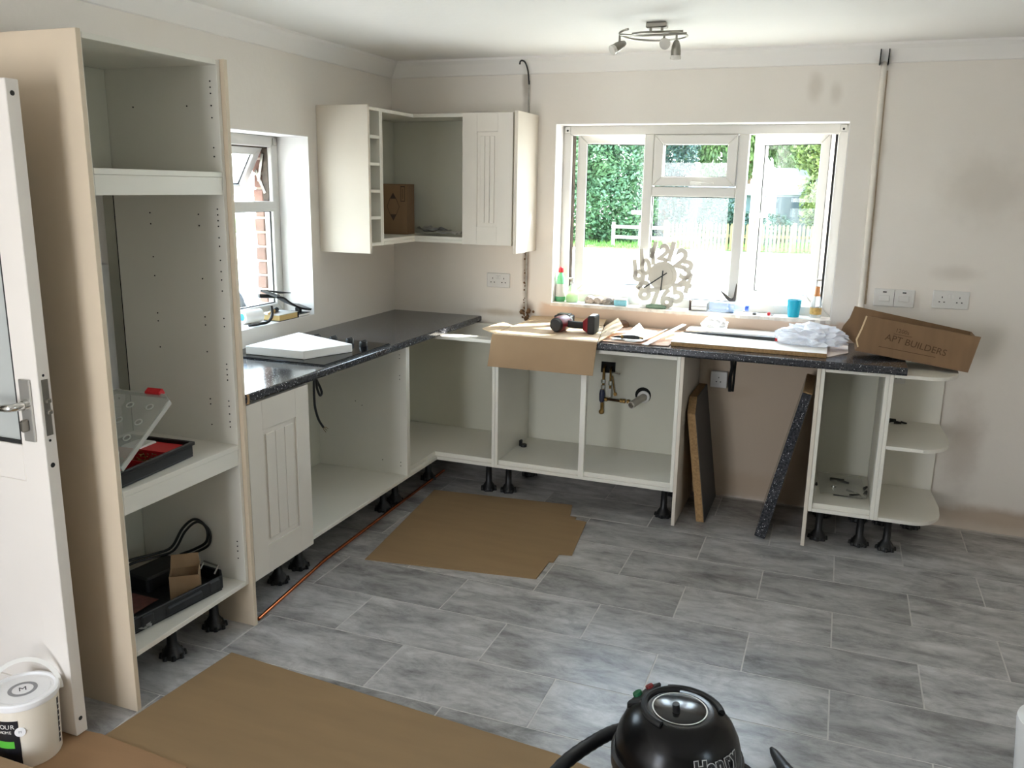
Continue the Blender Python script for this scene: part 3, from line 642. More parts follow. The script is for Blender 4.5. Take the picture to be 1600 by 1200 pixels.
# conduits
cd = thing('wall_conduit', 'white capped vertical conduit right of the wide window', 'conduit', (2.735, -.005, 1.15), 'wall conduits')
obj('capping', MB().lathe([(.0145, 0), (.0145, 1.26)], (2.744, -.002, 1.10), (-.014, 0, 1.26), 14), mat('capping_paint', (220, 213, 203), .6, .08, 20), cd, smooth=True)
for sx in (-.021, .017): obj('cut_line', MB().box(2.727 + sx, 2.732 + sx, -.062, -.001, 2.325, 2.408), DARK, cd)
obj('plaster_edge', MB().bar([(2.762, -.002, 1.15), (2.752, -.002, 1.7), (2.745, -.002, 2.30)], .012, .004, (0, 1, 0)), mat('old_plaster', (170, 154, 132), .9, .2, 60, .6, 200), cd)
cd = thing('wall_conduit', 'thin grey conduit in a rough chase behind the wall cabinets', 'conduit', (.885, -.005, .95), 'wall conduits')
obj('tube', MB().tube([(.8905, -.006, .96), (.8885, -.006, 1.3), (.884, -.006, 1.9), (.882, -.007, 2.30)], .006), mat('galvanised', (176, 172, 164), .5, .3, 40), cd, smooth=True)
obj('black_hook', MB().tube(spline([(.883, -.010, 2.28), (.886, -.040, 2.345), (.884, -.078, 2.385), (.872, -.094, 2.396), (.860, -.096, 2.392), (.857, -.096, 2.376)], 5), .0045), BLACK, cd, smooth=True)
rr = random.Random(8); mb = MB()
for i in range(26):
    z = .965 + rr.random() * .38; x = .872 + rr.random() * .014; s_ = .002 + rr.random() * .005
    mb.lathe([(s_, 0), (s_ * .8, s_ * .6), (s_ * .2, s_)], (x, -.0, z), (0, -1, 0), 6)
for i in range(14):
    x = .86 + rr.random() * .09; s_ = .006 + rr.random() * .012
    mb.lathe([(s_, 0), (s_ * .8, s_ * .6), (s_ * .2, s_)], (x, -.0, .945 + rr.random() * .05), (0, -1, 0), 6)
obj('crumbled_plaster', mb, mat('crumble', (120, 88, 58), .95, .4, 80), cd, kind='stuff')
# pipes under the sink
V = thing('water_valves', 'brass and chrome water pipe valves inside the sink cabinet', 'pipes', (1.42, -.08, .44))
obj('feed_pipe', MB().tube([(1.403, -.05, .715), (1.403, -.075, .70), (1.403, -.082, .50)], .0075), BRASS, V, smooth=True)
obj('feed_pipe', MB().tube([(1.440, -.05, .705), (1.443, -.075, .69), (1.445, -.082, .53)], .006), BRASS, V, smooth=True)
obj('compression_nut', MB().cyl((1.403, -.082, .635), (1.403, -.082, .615), .013, n=6), CHROME, V); obj('compression_nut', MB().cyl((1.403, -.082, .602), (1.403, -.082, .580), .013, n=6), CHROME, V)
obj('compression_nut', MB().cyl((1.444, -.082, .630), (1.444, -.082, .605), .012, n=6), CHROME, V)
obj('white_tail', MB().cyl((1.445, -.083, .585), (1.448, -.085, .535), .010, .007), UPVC, V, smooth=True)
vb = obj('valve_body', MB().lathe([(.010, 0), (.016, .01), (.017, .05), (.012, .075)], (1.400, -.084, .50), (0, 0, 1), 14), mat('valve_blue', (38, 42, 66), .4), V, smooth=True)
obj('drain_tail', MB().tube([(1.402, -.084, .50), (1.402, -.084, .455)], .010), BRASS, V, smooth=True); obj('end_cap', MB().lathe([(.015, 0), (.015, .012), (.006, .016)], (1.400, -.075, .440), (0, -1, .2), 14), BRASS, V, smooth=True)
obj('cross_pipe', MB().tube([(1.405, -.086, .522), (1.51, -.086, .518)], .0075), mat('dark_brass', (70, 52, 34), .4, metal=1), V, smooth=True)
for x in (1.425, 1.515, 1.532, 1.556): obj('compression_nut', MB().cyl((x - .006, -.086, .5195), (x + .008, -.086, .519), .0125, n=6), BRASS, V)
obj('lever_handle', MB().bar([(1.452, -.078, .682), (1.50, -.088, .678)], .014, .006), BRUSHED, V)
obj('check_chain', MB().tube(spline([(1.455, -.075, .66), (1.462, -.08, .62), (1.468, -.08, .585), (1.474, -.08, .56)], 4), .004), BRASS, V); obj('chain_ring', MB().lathe([(.011, 0), (.011, .008)], (1.475, -.07, .553), (0, -1, 0), 12), BRASS, V)
WP = thing('waste_pipe', 'grey white plastic waste pipe stub poking out of cabinet back', 'pipe', (1.6, -.12, .48))
obj('collar', MB().lathe([(.022, 0), (.036, 0), (.036, .010), (.030, .012), (.022, .012)], (1.642, -.0675, .552), (0, -1, 0), 24, False), SOCKET, WP, smooth=True)
obj('pipe', MB().lathe([(.0, .0), (.021, .0), (.021, .17), (.017, .17), (.017, .12), (.0, .12)], (1.642, -.062, .552), (-.22, -1, -.10), 24, False), mat('waste_plastic', (188, 182, 172), .5), WP, smooth=True)
hg = thing('cabinet_hinge', 'loose black hinge lying on the sink cabinet floor', 'hinge', (.965, -.25, .226))
obj('cup', MB().cyl((.985, -.26, .2255), (.985, -.26, .243), .018), BLACK, hg, .002, True); obj('arm', MB().box(.955, .970, -.262, -.236, .2255, .262), BLACK, hg, .003)
# ------------------------------------------------------------------ ceiling lamp
LP = thing('ceiling_spotlight', 'brushed steel spiral ceiling light with three spotlight heads', 'lamp', (1.77, -.86, HC))
LXc, LYc = 1.765, -.865
part('ceiling_plate', LP, BRUSHED, 1.735, 1.825, LYc - .025, LYc + .025, HC - .024, HC - .0005, .004)
sp_ = []
for i in range(52):
    a = R(235 - 350 * i / 51); rad = .146
    sp_.append((LXc + rad * math.cos(a), LYc + rad * math.sin(a), 2.378 - .022 * (i / 51)))
obj('spiral_bar', MB().tube(sp_, .0048, 8), BRUSHED, LP, smooth=True)
obj('cross_bar', MB().tube([(LXc - .055, LYc - .02, 2.378), (LXc + .04, LYc - .01, 2.379), (LXc + .125, LYc + .02, 2.383)], .0055, 8), BRUSHED, LP, smooth=True)
obj('long_arm', MB().tube([(LXc - .13, LYc - .06, 2.366), (LXc - .02, LYc - .125, 2.348), (LXc + .06, LYc - .13, 2.347), (LXc + .165, LYc - .11, 2.352)], .0055, 8), BRUSHED, LP, smooth=True)
for x in (1.755, 1.805): obj('post', MB().cyl((x, LYc - .012, 2.378), (x, LYc - .012, HC - .022), .006), BRUSHED, LP, smooth=True)
BULB = mat('lamp_glass', (214, 210, 202), .12, spec=.8)
def head(pv, d, drop=.045):
    pv = Vector(pv); d = Vector(d).normalized(); tip = pv + Vector((0, 0, -drop))
    h = obj('spot_head', MB().lathe([(.003, -.036), (.011, -.030), (.018, -.012), (.021, .010), (.021, .026)], tip, d, 18), BRUSHED, LP, smooth=True)
    obj('stem', MB().cyl(pv, tip, .0048), BRUSHED, h, smooth=True)
    obj('bulb', MB().lathe([(.019, .025), (.0225, .034), (.0225, .042), (.008, .044)], tip, d, 18), BULB, h, smooth=True)
head((LXc - .138, LYc - .045, 2.368), (-.62, -.60, -.50)); head((LXc + .075, LYc - .128, 2.350), (.30, -.92, -.25), .035); head((LXc + .125, LYc - .117, 2.350), (-.02, .10, -1), .058)
# ------------------------------------------------------------------ on the left worktop
HB = thing('hob', 'black glass hob set into the left worktop', 'hob', (.32, -1.4, WT), None)
part('glass_top', HB, mat('hob_glass', (5, 5, 6), .05, spec=.12), .085, .572, -1.685, -1.105, WT - .0015 + .002, WT + .0065, .002)
part('seal_strip', HB, GASKET, .083, .574, -1.687, -1.103, WT + .0002, WT + .0035, 0)
for kx, ky in ((.495, -1.225), (.40, -1.195), (.30, -1.185), (.20, -1.18)):
    k_ = obj('control_knob', MB().lathe([(.021, 0), (.021, .016), (.018, .024)], (kx, ky, WT + .007), n=20), BLACK, HB, smooth=True)
    obj('grip', MB().box(kx - .004, kx + .004, ky - .018, ky + .018, WT + .03, WT + .036), BLACK, k_, .001)
cbl = [(.50, -1.655, .900), (.505, -1.648, .865), (.505, -1.625, .83), (.505, -1.612, .80), (.505, -1.628, .792), (.505, -1.648, .83), (.505, -1.652, .868), (.505, -1.668, .872), (.505, -1.672, .80), (.505, -1.668, .745), (.505, -1.645, .685), (.505, -1.61, .640)]
obj('power_cable', MB().tube(spline(cbl, 6), .0055), BLACK, HB, smooth=True)
for a in (-.006, 0, .006): obj('wire_end', MB().tube([(.505, -1.612, .641), (.505 + a, -1.597, .630 + a), (.505 + a, -1.58, .616 + a * 1.5)], .0014, 6), BRASS, HB)
fm = MB(); fm.hexa([(.118, -1.632, WT + .007), (.428, -1.628, WT + .007), (.526, -1.378, WT + .007), (.118, -1.215, WT + .007), (.118, -1.632, WT + .045), (.428, -1.628, WT + .045), (.526, -1.378, WT + .045), (.118, -1.215, WT + .045)])
tag(obj('foam_slab', fm, FOAM, bevel=.002), 'thick white foam packing slab lying on the hob', 'packaging')
# ------------------------------------------------------------------ on the worktop below the window
z = WT + .0012
KB = thing('flattened_carton', 'opened cardboard carton on worktop, front flap hanging down', 'cardboard', (1.2, -.35, WT))
tp = obj('top_sheet', MB().sheet([(.925, -.622, z), (1.500, -.612, z), (1.395, -.09, z), (.925, -.09, z)], .005), CARD_L, KB)
obj('front_flap', MB().hexa([(.902, -.632, .772), (1.486, -.625, .772), (1.486, -.620, .772), (.902, -.627, .772), (.925, -.627, z + .006), (1.500, -.617, z + .006), (1.500, -.612, z + .006), (.925, -.622, z + .006)]), CARD, KB)
obj('side_flap', MB().sheet([(.924, -.60, z + .004), (.924, -.32, z + .004), (.850, -.27, z + .012), (.815, -.50, z + .006)], .005), CARD_L, KB)
obj('side_flap', MB().sheet([(1.503, -.60, z + .003), (1.405, -.10, z + .003), (1.47, -.06, z + .052), (1.565, -.33, z + .050)], .004, (-.3, 0, .9)), CARD_L, KB)
obj('back_flap', MB().sheet([(.93, -.088, z + .004), (1.39, -.088, z + .004), (1.39, -.010, z + .03), (.93, -.010, z + .02)], .004), CARD_L, KB)
zc = z + .0055
DRL = thing('cordless_drill', 'dark red cordless drill lying on the carton', 'drill', (1.25, -.36, zc))
DRED = mat('drill_red', (120, 22, 30), .4, .15, 20); RUB = mat('rubber_grip', (22, 21, 22), .7)
obj('motor_housing', MB().lathe([(.030, -.075), (.040, -.06), (.043, -.02), (.043, .045), (.036, .065)], (1.228, -.37, zc + .044), (.1, 1, 0), 18), DRED, DRL, smooth=True)
obj('end_cap', MB().lathe([(.010, 0), (.030, .004), (.039, .018)], (1.220, -.452, zc + .044), (.1, 1, 0), 18), RUB, DRL, smooth=True)
obj('chuck', MB().lathe([(.034, 0), (.024, .03), (.022, .05), (.012, .065)], (1.235, -.304, zc + .044), (.1, 1, 0), 14), RUB, DRL, smooth=True)
obj('handle', MB().tube(spline([(1.245, -.365, zc + .046), (1.29, -.36, zc + .040), (1.34, -.352, zc + .038), (1.375, -.35, zc + .04)], 5), .020, 10), RUB, DRL, smooth=True)
obj('battery_shoe', MB().hexa([(1.352, -.375, zc + .016), (1.385, -.40, zc + .006), (1.385, -.30, zc + .006), (1.352, -.32, zc + .016), (1.352, -.375, zc + .066), (1.385, -.40, zc + .092), (1.385, -.30, zc + .092), (1.352, -.32, zc + .066)]), DRED, DRL, .003)
bt = obj('battery', MB().box(1.3855, 1.424, -.402, -.298, zc, zc + .098), RUB, DRL, .005); obj('battery_label', MB().box(1.39, 1.419, -.38, -.31, zc + .0978, zc + .0992), UPVC, bt)
CH = thing('spare_battery', 'black spare tool battery standing behind the drill', 'battery', (1.19, -.17, zc))
obj('case', MB().box(1.135, 1.235, -.215, -.135, zc, zc + .062), RUB, CH, .006); obj('contact_rail', MB().box(1.15, 1.22, -.205, -.145, zc + .0615, zc + .070), BLACK, CH, .002)
# hardboard offcut and papers
HBD = obj('hardboard_sheet', MB().sheet([(1.505, -.545, z), (1.85, -.540, z), (1.87, -.03, z), (1.44, -.03, z)], .004), mat('hardboard', (224, 190, 166), .8, .12, 4), None, .0005); tag(HBD, 'pinkish hardboard offcut on the worktop under the paper', 'board')
zp = z + .005
mb = MB(); N = 10; g0 = len(mb.v)
vs = []; fs = []
for i in range(N + 1):
    for j in range(N + 1):
        u, v = i / N, j / N
        x = 1.545 + .17 * u + .06 * v; yy = -.50 + .39 * v - .045 * u
        zz_ = zp + .001 + .055 * max(0, u - .72) ** 1.0 * (.4 + .8 * v) + .045 * max(0, .18 - u) * max(0, v - .55) * 10 + .004 * math.sin(5 * u + 3 * v) ** 2
        vs.append((x, yy, zz_))
for i in range(N):
    for j in range(N): fs.append((i*(N+1)+j, (i+1)*(N+1)+j, (i+1)*(N+1)+j+1, i*(N+1)+j+1))
vs2 = [(a, b_, c + .0008) for a, b_, c in vs]; m_ = len(vs)
mb.add(vs + vs2, [tuple(reversed(f)) for f in fs] + [tuple(i + m_ for i in f) for f in fs])
tag(obj('instruction_leaflet', mb, PAPER, smooth=True), 'curling white paper leaflet on the worktop beside the carton', 'paper')
fld = obj('folded_card', MB().sheet([(1.722, -.572, zp), (1.755, -.580, zp), (1.872, -.16, zp + .052), (1.845, -.12, zp + .048)], .0025), PAPER); tag(fld, 'white folded card strip standing up beside the leaflet', 'paper')
KN = thing('craft_knife', 'black handled craft knife lying on the paper leaflet', 'knife', (1.62, -.47, zp))
obj('handle', MB().tube([(1.60, -.487, zp + .017), (1.63, -.485, zp + .018), (1.665, -.483, zp + .018), (1.69, -.482, zp + .017)], [.009, .0115, .0115, .008], 10), BLACK, KN, smooth=True)
obj('blade', MB().tube([(1.54, -.492, zp + .014), (1.575, -.489, zp + .016), (1.60, -.487, zp + .017)], [.002, .006, .007], 6), GASKET, KN); obj('ferrule', MB().cyl((1.594, -.488, zp + .017), (1.606, -.487, zp + .017), .0105), BRASS, KN)
obj('tail', MB().cyl((1.69, -.482, zp + .017), (1.71, -.481, zp + .016), .005), BRASS, KN)
WB = mat('white_board', (243, 238, 232), .55, .03, 6)
BD = thing('laminate_board', 'long white faced chipboard offcut at the front of the worktop', 'board', (2.23, -.4, WT), 'board offcuts on the worktop')
part('core', BD, CHIP, 1.858, 2.603, -.512, -.19, z, z + .020, 0); part('white_face', BD, WB, 1.858, 2.603, -.512, -.19, z + .0202, z + .0216, 0)
BD2 = thing('laminate_board', 'thin white board lying nearest the window at worktop back', 'board', (2.15, -.1, WT), 'board offcuts on the worktop')
part('sheet', BD2, WB, 1.875, 2.50, -.175, -.02, z + .026, z + .034, .001); part('batten', BD2, CHIP, 1.90, 2.48, -.12, -.06, z, z + .0255, 0)
SW = thing('spirit_level', 'thin black straight tool with red tip between the boards', 'tool', (2.12, -.21, WT))
mb = MB(); mb.hexa([(1.868, -.205, z + .0222), (2.345, -.262, z + .0222), (2.345, -.232, z + .0222), (1.868, -.195, z + .0222), (1.868, -.205, z + .027), (2.345, -.262, z + .040), (2.345, -.232, z + .040), (1.868, -.195, z + .027)])
obj('blade', mb, BLACK, SW); obj('red_tip', MB().hexa([(2.3455, -.262, z + .0222), (2.385, -.272, z + .0222), (2.38, -.236, z + .0222), (2.3455, -.232, z + .0222), (2.3455, -.262, z + .040), (2.385, -.272, z + .038), (2.38, -.236, z + .038), (2.3455, -.232, z + .040)]), RED, SW, .002)
ps = obj('paper_sheet', MB().sheet([(2.607, -.49, z), (2.70, -.33, z + .0), (2.70, -.12, z), (2.52, -.10, z)], .003), PAPER); ps.data.materials[0] = mat('pink_paper', (240, 224, 214), .7); tag(ps, 'pale pinkish paper sheet under the crumpled plastic bag', 'paper')
def crumple(name, c, r, seed, m, sub=4, amp=.35):
    bm = bmesh.new(); bmesh.ops.create_icosphere(bm, subdivisions=sub, radius=1)
    for v in bm.verts:
        d = v.co.normalized(); q = d * 2.2 + Vector((seed, seed * 2, 0))
        k_ = 1 + amp * (noise.ridged_multi_fractal(q, .9, 2.1, 4, 1.0, 2.0) - 1.0) * .55
        p = Vector((d.x * r[0], d.y * r[1], d.z * r[2])) * k_
        p.z = max(p.z, -r[2] * .55); v.co = p
    mb = MB(); lo = min(v.co.z for v in bm.verts)
    mb.add([(v.co.x + c[0], v.co.y + c[1], v.co.z - lo + c[2]) for v in bm.verts], [tuple(v.index for v in f.verts) for f in bm.faces]); bm.free()
    return obj(name, mb, m, smooth=False)
BAG = film('white_polythene', (238, 241, 248), .74, .3); CLEAR = film('clear_polythene', (226, 228, 232), .45, .15)
tag(crumple('plastic_bag', (2.52, -.27, z + .024), (.16, .10, .062), 3.3, BAG, 4, .62), 'large crumpled white plastic bag on the boards', 'bag', 'plastic bags on the worktop')
tag(crumple('plastic_bag', (2.015, -.075, z + .036), (.065, .045, .042), 7.7, CLEAR, 3, .7), 'small clear crumpled bag on the board nearest window', 'bag', 'plastic bags on the worktop')
st_ = thing('plaster_lump', 'brown lump of plaster at the worktop back behind paper', 'rubble', (1.47, -.03, WT))
obj('lump', MB().lathe([(.045, 0), (.04, .022), (.02, .034), (.004, .036)], (1.49, -.05, z + .006), n=9), mat('brown_lump', (128, 96, 74), .9, .3, 40), st_)
# long carton tipped over the end of the worktop
CT = thing('long_carton', 'long open cardboard box tipped over worktop end, handwriting on side', 'box', (2.95, -.31, WT))
a_ = math.atan2(.972 - .908, 3.222 - 2.726)
cm = Matrix.Translation((2.726, -.42, .9745)) @ Matrix.Rotation(a_, 4, 'Y')
Lc, Wc, Hc = .500, .215, .172; tk = .005
def cpart(nm, pts, y0, y1, mm): return obj(nm, MB(cm).prism(pts, y0, y1, 'y'), mm, CT)
cpart('front_wall', [(.0, 0), (Lc, 0), (Lc + .012, Hc), (.016, Hc), (.008, Hc * .62), (-.004, Hc * .3), (.012, .02)], 0, tk, CARD_D)
cpart('back_wall', [(-.045, .03), (.0, 0), (Lc, 0), (Lc, Hc - .01), (-.04, Hc + .012), (-.05, Hc * .7), (-.07, Hc * .45), (-.075, Hc * .3)], Wc - tk, Wc, CARD_D)
obj('base', MB(cm).box(0, Lc, tk, Wc - tk, 0, tk), CARD_D, CT); obj('end_wall', MB(cm).box(Lc - tk, Lc, tk, Wc - tk, tk, Hc - .01), CARD_D, CT)
ed = cpart('torn_edge', [(.012, Hc), (.019, Hc), (.011, Hc * .62), (.0, Hc * .3), (.014, .022), (.008, .018), (-.007, Hc * .3), (.004, Hc * .62)], -.0008, tk * .9, CARD_E)
HW = mat('pencil_ink', (84, 60, 36), .9)
txf = cm @ Matrix.Translation((.255, -.0012, .080)) @ Matrix.Rotation(R(90), 4, 'X') @ Matrix.Rotation(R(-5), 4, 'Z')
text('handwriting', 'APT BUILDERS', .043, txf, HW, CT, .0003)
text('handwriting', '1200s', .026, cm @ Matrix.Translation((.185, -.0012, .130)) @ Matrix.Rotation(R(90), 4, 'X') @ Matrix.Rotation(R(-3), 4, 'Z'), HW, CT, .0003)
obj('underline', MB(cm).box(.10, .35, -.0010, -.0002, .040, .0425), HW, CT); obj('underline', MB(cm).box(.15, .23, -.0010, -.0002, .112, .114), HW, CT)
# worktop offcuts leaning in the appliance gap
OC = thing('worktop_offcut', 'worktop offcut with raw chipboard edge leaning on sink cabinet', 'board', (2.04, -.25, 0), 'worktop offcuts in the appliance gap')
def lean(nm, par, x0b, x0t, dx, prof, mm):   # prof in (y,z); x interpolates with height
    H_ = .66
    mb = MB(); n = len(prof); vs = []
    for k_ in (0, 1):
        for (yy, zz_) in prof: vs.append((x0b + (x0t - x0b) * zz_ / H_ + k_ * dx, yy, zz_))
    mb.add(vs, [tuple(reversed(range(n))), tuple(range(n, 2*n))] + [(i, (i+1) % n, (i+1) % n + n, i + n) for i in range(n)]); return obj(nm, mb, mm, par)
pr = [(-.462, .002), (-.03, .002), (-.03, .655), (-.36, .655), (-.462, .585)]
lean('chipboard_core', OC, 2.038, 1.945, .040, pr, CHIP); lean('laminate_face', OC, 2.0785, 1.9855, .003, [(y_ + .001, z_) for y_, z_ in pr], mat('dark_laminate', (58, 57, 56), .5, .15, 40))
OG = thing('worktop_offcut', 'dark speckled worktop offcut leaning on the narrow cabinet', 'board', (2.4, -.3, 0), 'worktop offcuts in the appliance gap')
mb = MB(); mb.hexa([(2.345, -.562, .012), (2.398, -.562, .0), (2.398, -.10, .0), (2.345, -.10, .012), (2.512, -.562, .775), (2.555, -.562, .765), (2.555, -.10, .765), (2.512, -.10, .775)])
obj('slab', mb, GRANITE, OG, .004); mb = MB(); mb.hexa([(2.513, -.555, .775), (2.555, -.555, .766), (2.555, -.105, .766), (2.513, -.105, .775), (2.5165, -.555, .779), (2.5585, -.555, .770), (2.5585, -.105, .770), (2.5165, -.105, .779)]); obj('raw_end', mb, CHIP, OG)
# ------------------------------------------------------------------ far window sill
sz = WZ0 + .0065
def bottle(name, label, x, y, prof, m, cap=None, capm=None, liquid=None, liqm=None, lab=None, group='bottles on the window sill', cat='bottle', capname='cap'):
    t = thing(name, label, cat, (x, y, sz), group)
    obj('body', MB().lathe(prof, (x, y, sz), n=18), m, t, smooth=True)
    if liquid: obj('liquid', MB().lathe(liquid, (x, y, sz), n=18), liqm, t, smooth=True)
    if cap: obj(capname, MB().lathe(cap, (x, y, sz), n=14), capm, t, smooth=True)
    if lab: obj('label', MB().lathe(lab[0], (x, y, sz), n=18, closed=False), lab[1], t, smooth=True)
    return t
PLC = film('clear_plastic', (226, 240, 226), .45, .15)
bottle('washing_up_bottle', 'green washing up liquid bottle with red cap on sill', 1.078, .075, [(.027, 0), (.031, .01), (.031, .06), (.026, .105), (.024, .14), (.012, .165), (.011, .172)], film('green_bottle', (120, 205, 150), .7, .2),
       [(.015, .172), (.017, .178), (.014, .198), (.006, .205)], RED, lab=([(.0316, .03), (.0316, .062), (.0272, .105)], UPVC), liquid=[(.026, .003), (.029, .01), (.029, .05)], liqm=mat('green_liquid', (34, 130, 70), .3))
t = bottle('soap_pump_bottle', 'clear soap dispenser with lime green liquid on sill', 1.152, .07, [(.034, 0), (.036, .006), (.035, .055), (.024, .088), (.012, .10), (.012, .108)], PLC,
       [(.013, .108), (.013, .118), (.005, .12), (.005, .135)], UPVC, liquid=[(.032, .003), (.0335, .008), (.033, .044)], liqm=mat('lime_liquid', (150, 214, 50), .3), capname='pump')
obj('nozzle', MB().box(1.125, 1.160, .062, .078, sz + .134, sz + .144), UPVC, t, .003)
t = bottle('beer_bottle', 'clear glass beer bottle with orange neck label on sill', 2.522, .085, [(.028, 0), (.030, .006), (.030, .075), (.022, .105), (.0135, .13), (.0125, .185), (.0145, .19), (.0145, .198)], film('bottle_glass', (214, 224, 226), .35, .05),
       [(.0155, .198), (.0155, .206), (.012, .208)], BRUSHED, lab=([(.0185, .116), (.0142, .128), (.0132, .168)], mat('orange_foil', (196, 128, 72), .4, .2, 60)))
obj('front_label', MB().lathe([(.0305, .018), (.0305, .055)], (2.522, .085, sz), n=18, closed=False), mat('gold_label', (206, 166, 92), .5, .4, 60), t)
CUP = thing('plastic_cup', 'bright turquoise plastic cup on window sill', 'cup', (2.41, .06, sz)); TQ = film('turquoise_plastic', (16, 176, 204), .85, .25)
obj('body', MB().lathe([(.0, .004), (.026, .004), (.0345, .092), (.0375, .092), (.029, .0), (.0, .0)], (2.41, .055, sz), n=24, closed=False), TQ, CUP, smooth=True)
ST = mat('pebble', (176, 164, 152), .85, .35, 25)
for i, (x, y_, r_, lb) in enumerate(((1.265, .07, .034, 'greyish brown pebble nearest the soap dispenser on sill'), (1.318, .075, .032, 'pale pinkish pebble standing between two stones on sill'), (1.372, .065, .03, 'mottled rounded stone next to the blue sponge'), (1.402, .08, .024, 'small dark stone tucked beside the sponge'))):
    o = crumple('pebble', (x, y_, sz), (r_, r_ * .8, r_ * .85), 11 + i * 3.1, ST, 3, .4); tag(o, lb, 'stone', 'stones on the window sill')
SG = thing('sponge', 'pale blue sponge with white top on window sill', 'sponge', (1.455, .06, sz)); part('foam_layer', SG, mat('blue_sponge', (150, 212, 226), .95, .1, 80, .5, 200), 1.418, 1.492, .03, .075, sz, sz + .032, .004); part('scourer_layer', SG, PAPER, 1.420, 1.490, .032, .073, sz + .0322, sz + .042, .003)
TR = obj('tape_roll', MB().lathe([(.014, 0), (.026, 0), (.026, .018), (.014, .018), (.014, 0)], (1.588, .045, sz + .001), n=24, closed=False), PAPER, smooth=True); tag(TR, 'small roll of white tape lying on the sill below clock', 'tape')
tag(crumple('cleaning_cloth', (1.665, .03, sz), (.058, .022, .016), 21.0, mat('green_cloth', (128, 150, 128), .95, .2, 60), 3, .3), 'grey green crumpled cloth on the sill below clock', 'cloth')
MBX = thing('metal_box', 'small brushed metal box on window sill beside water bottle', 'box', (1.90, .07, sz)); part('body', MBX, ALU, 1.858, 1.948, .05, .10, sz, sz + .046, .002); part('dark_end', MBX, mat('walnut', (70, 50, 38), .6), 1.848, 1.8575, .045, .105, sz, sz + .056, .001); part('lid_line', MBX, GASKET, 1.8585, 1.9475, .0488, .0499, sz + .022, sz + .024, 0)
WBT = thing('water_bottle', 'clear plastic water bottle with blue cap lying on sill', 'bottle', (2.06, .06, sz), 'bottles on the window sill')
ax = (1, -.05, 0); obj('body', MB().lathe([(.026, 0), (.030, .006), (.030, .05), (.0285, .055), (.030, .06), (.030, .15), (.022, .175), (.013, .188), (.013, .195)], (1.962, .062, sz + .030), ax, 18), film('water_plastic', (206, 220, 240), .5, .1), WBT, smooth=True)
obj('cap', MB().lathe([(.0155, .195), (.0155, .213)], (1.962, .062, sz + .030), ax, 16), mat('cap_blue', (46, 84, 190), .4), WBT); obj('label', MB().lathe([(.0306, .098), (.0306, .136)], (1.962, .062, sz + .030), ax, 18, False), mat('label_blue', (120, 160, 214), .5, col2=(232, 238, 244), vscale=40), WBT)
PL = thing('wooden_bird', 'dark brown two-winged ornament perched on window frame ledge', 'ornament', (2.07, .11, 1.10)); BRN = mat('dark_wood', (58, 48, 38), .6)
obj('wing', MB().prism([(2.000, 1.175), (2.012, 1.166), (2.085, 1.118), (2.075, 1.104), (2.045, 1.120)], .095, .112, 'y'), BRN, PL, .002); obj('wing', MB().prism([(2.062, 1.108), (2.082, 1.136), (2.092, 1.212), (2.098, 1.205), (2.096, 1.12), (2.088, 1.100)], .10, .117, 'y'), BRN, PL, .002); obj('base', MB().box(2.055, 2.095, .085, .125, sz, 1.103), BRN, PL, .003)
tag(obj('bottle_cap', MB().lathe([(.012, 0), (.013, .006), (.011, .009)], (2.208, .04, sz), n=14), BLACK), 'tiny black bottle cap on sill beside the water bottle', 'cap')
RC = thing('cracker_toy', 'tiny red and white trinket on the sill', 'trinket', (2.29, .04, sz)); part('red_piece', RC, RED, 2.275, 2.292, .03, .05, sz, sz + .018, .004); part('white_piece', RC, UPVC, 2.293, 2.31, .035, .052, sz, sz + .012, .004)
# cut-out numeral clock leaning on the glass
CK = thing('numeral_clock', 'taupe wall clock of cut-out numerals leaning against the window', 'clock', (1.68, .1, sz))
CKM = mat('clock_taupe', (196, 190, 180), .6, .04, 10)
cm2 = Matrix.Translation((1.680, .098, 1.232)) @ Matrix.Rotation(R(-6), 4, 'X') @ Matrix.Rotation(R(90), 4, 'X')
ctr = obj('dial_disc', MB(cm2).lathe([(.082, -.004), (.082, .004)], n=40), CKM, CK); obj('dial_ring', MB(cm2).lathe([(.052, .004), (.060, .0042), (.060, .008), (.052, .008)], n=36, closed=False), CKM, ctr)
for i, s_ in enumerate(('12', '1', '2', '3', '4', '5', '6', '7', '8', '9', '10', '11')):
    a = R(90 + 14 - 30 * i); rr_ = .137
    text('numeral', s_, .15 if len(s_) == 1 else .125, cm2 @ Matrix.Translation((rr_ * math.cos(a), rr_ * math.sin(a), 0)) @ Matrix.Rotation(R(-12 if i in (0, 1, 2, 3, 4) else 8), 4, 'Z'), CKM, CK, .004, bold=.0058)
for a, l in ((R(268), .085), (R(216), .125)): obj('clock_hand', MB(cm2).bar([(-.03 * math.cos(a), -.03 * math.sin(a), .010), (l * math.cos(a), l * math.sin(a), .010)], .007, .0015), BLACK, CK)
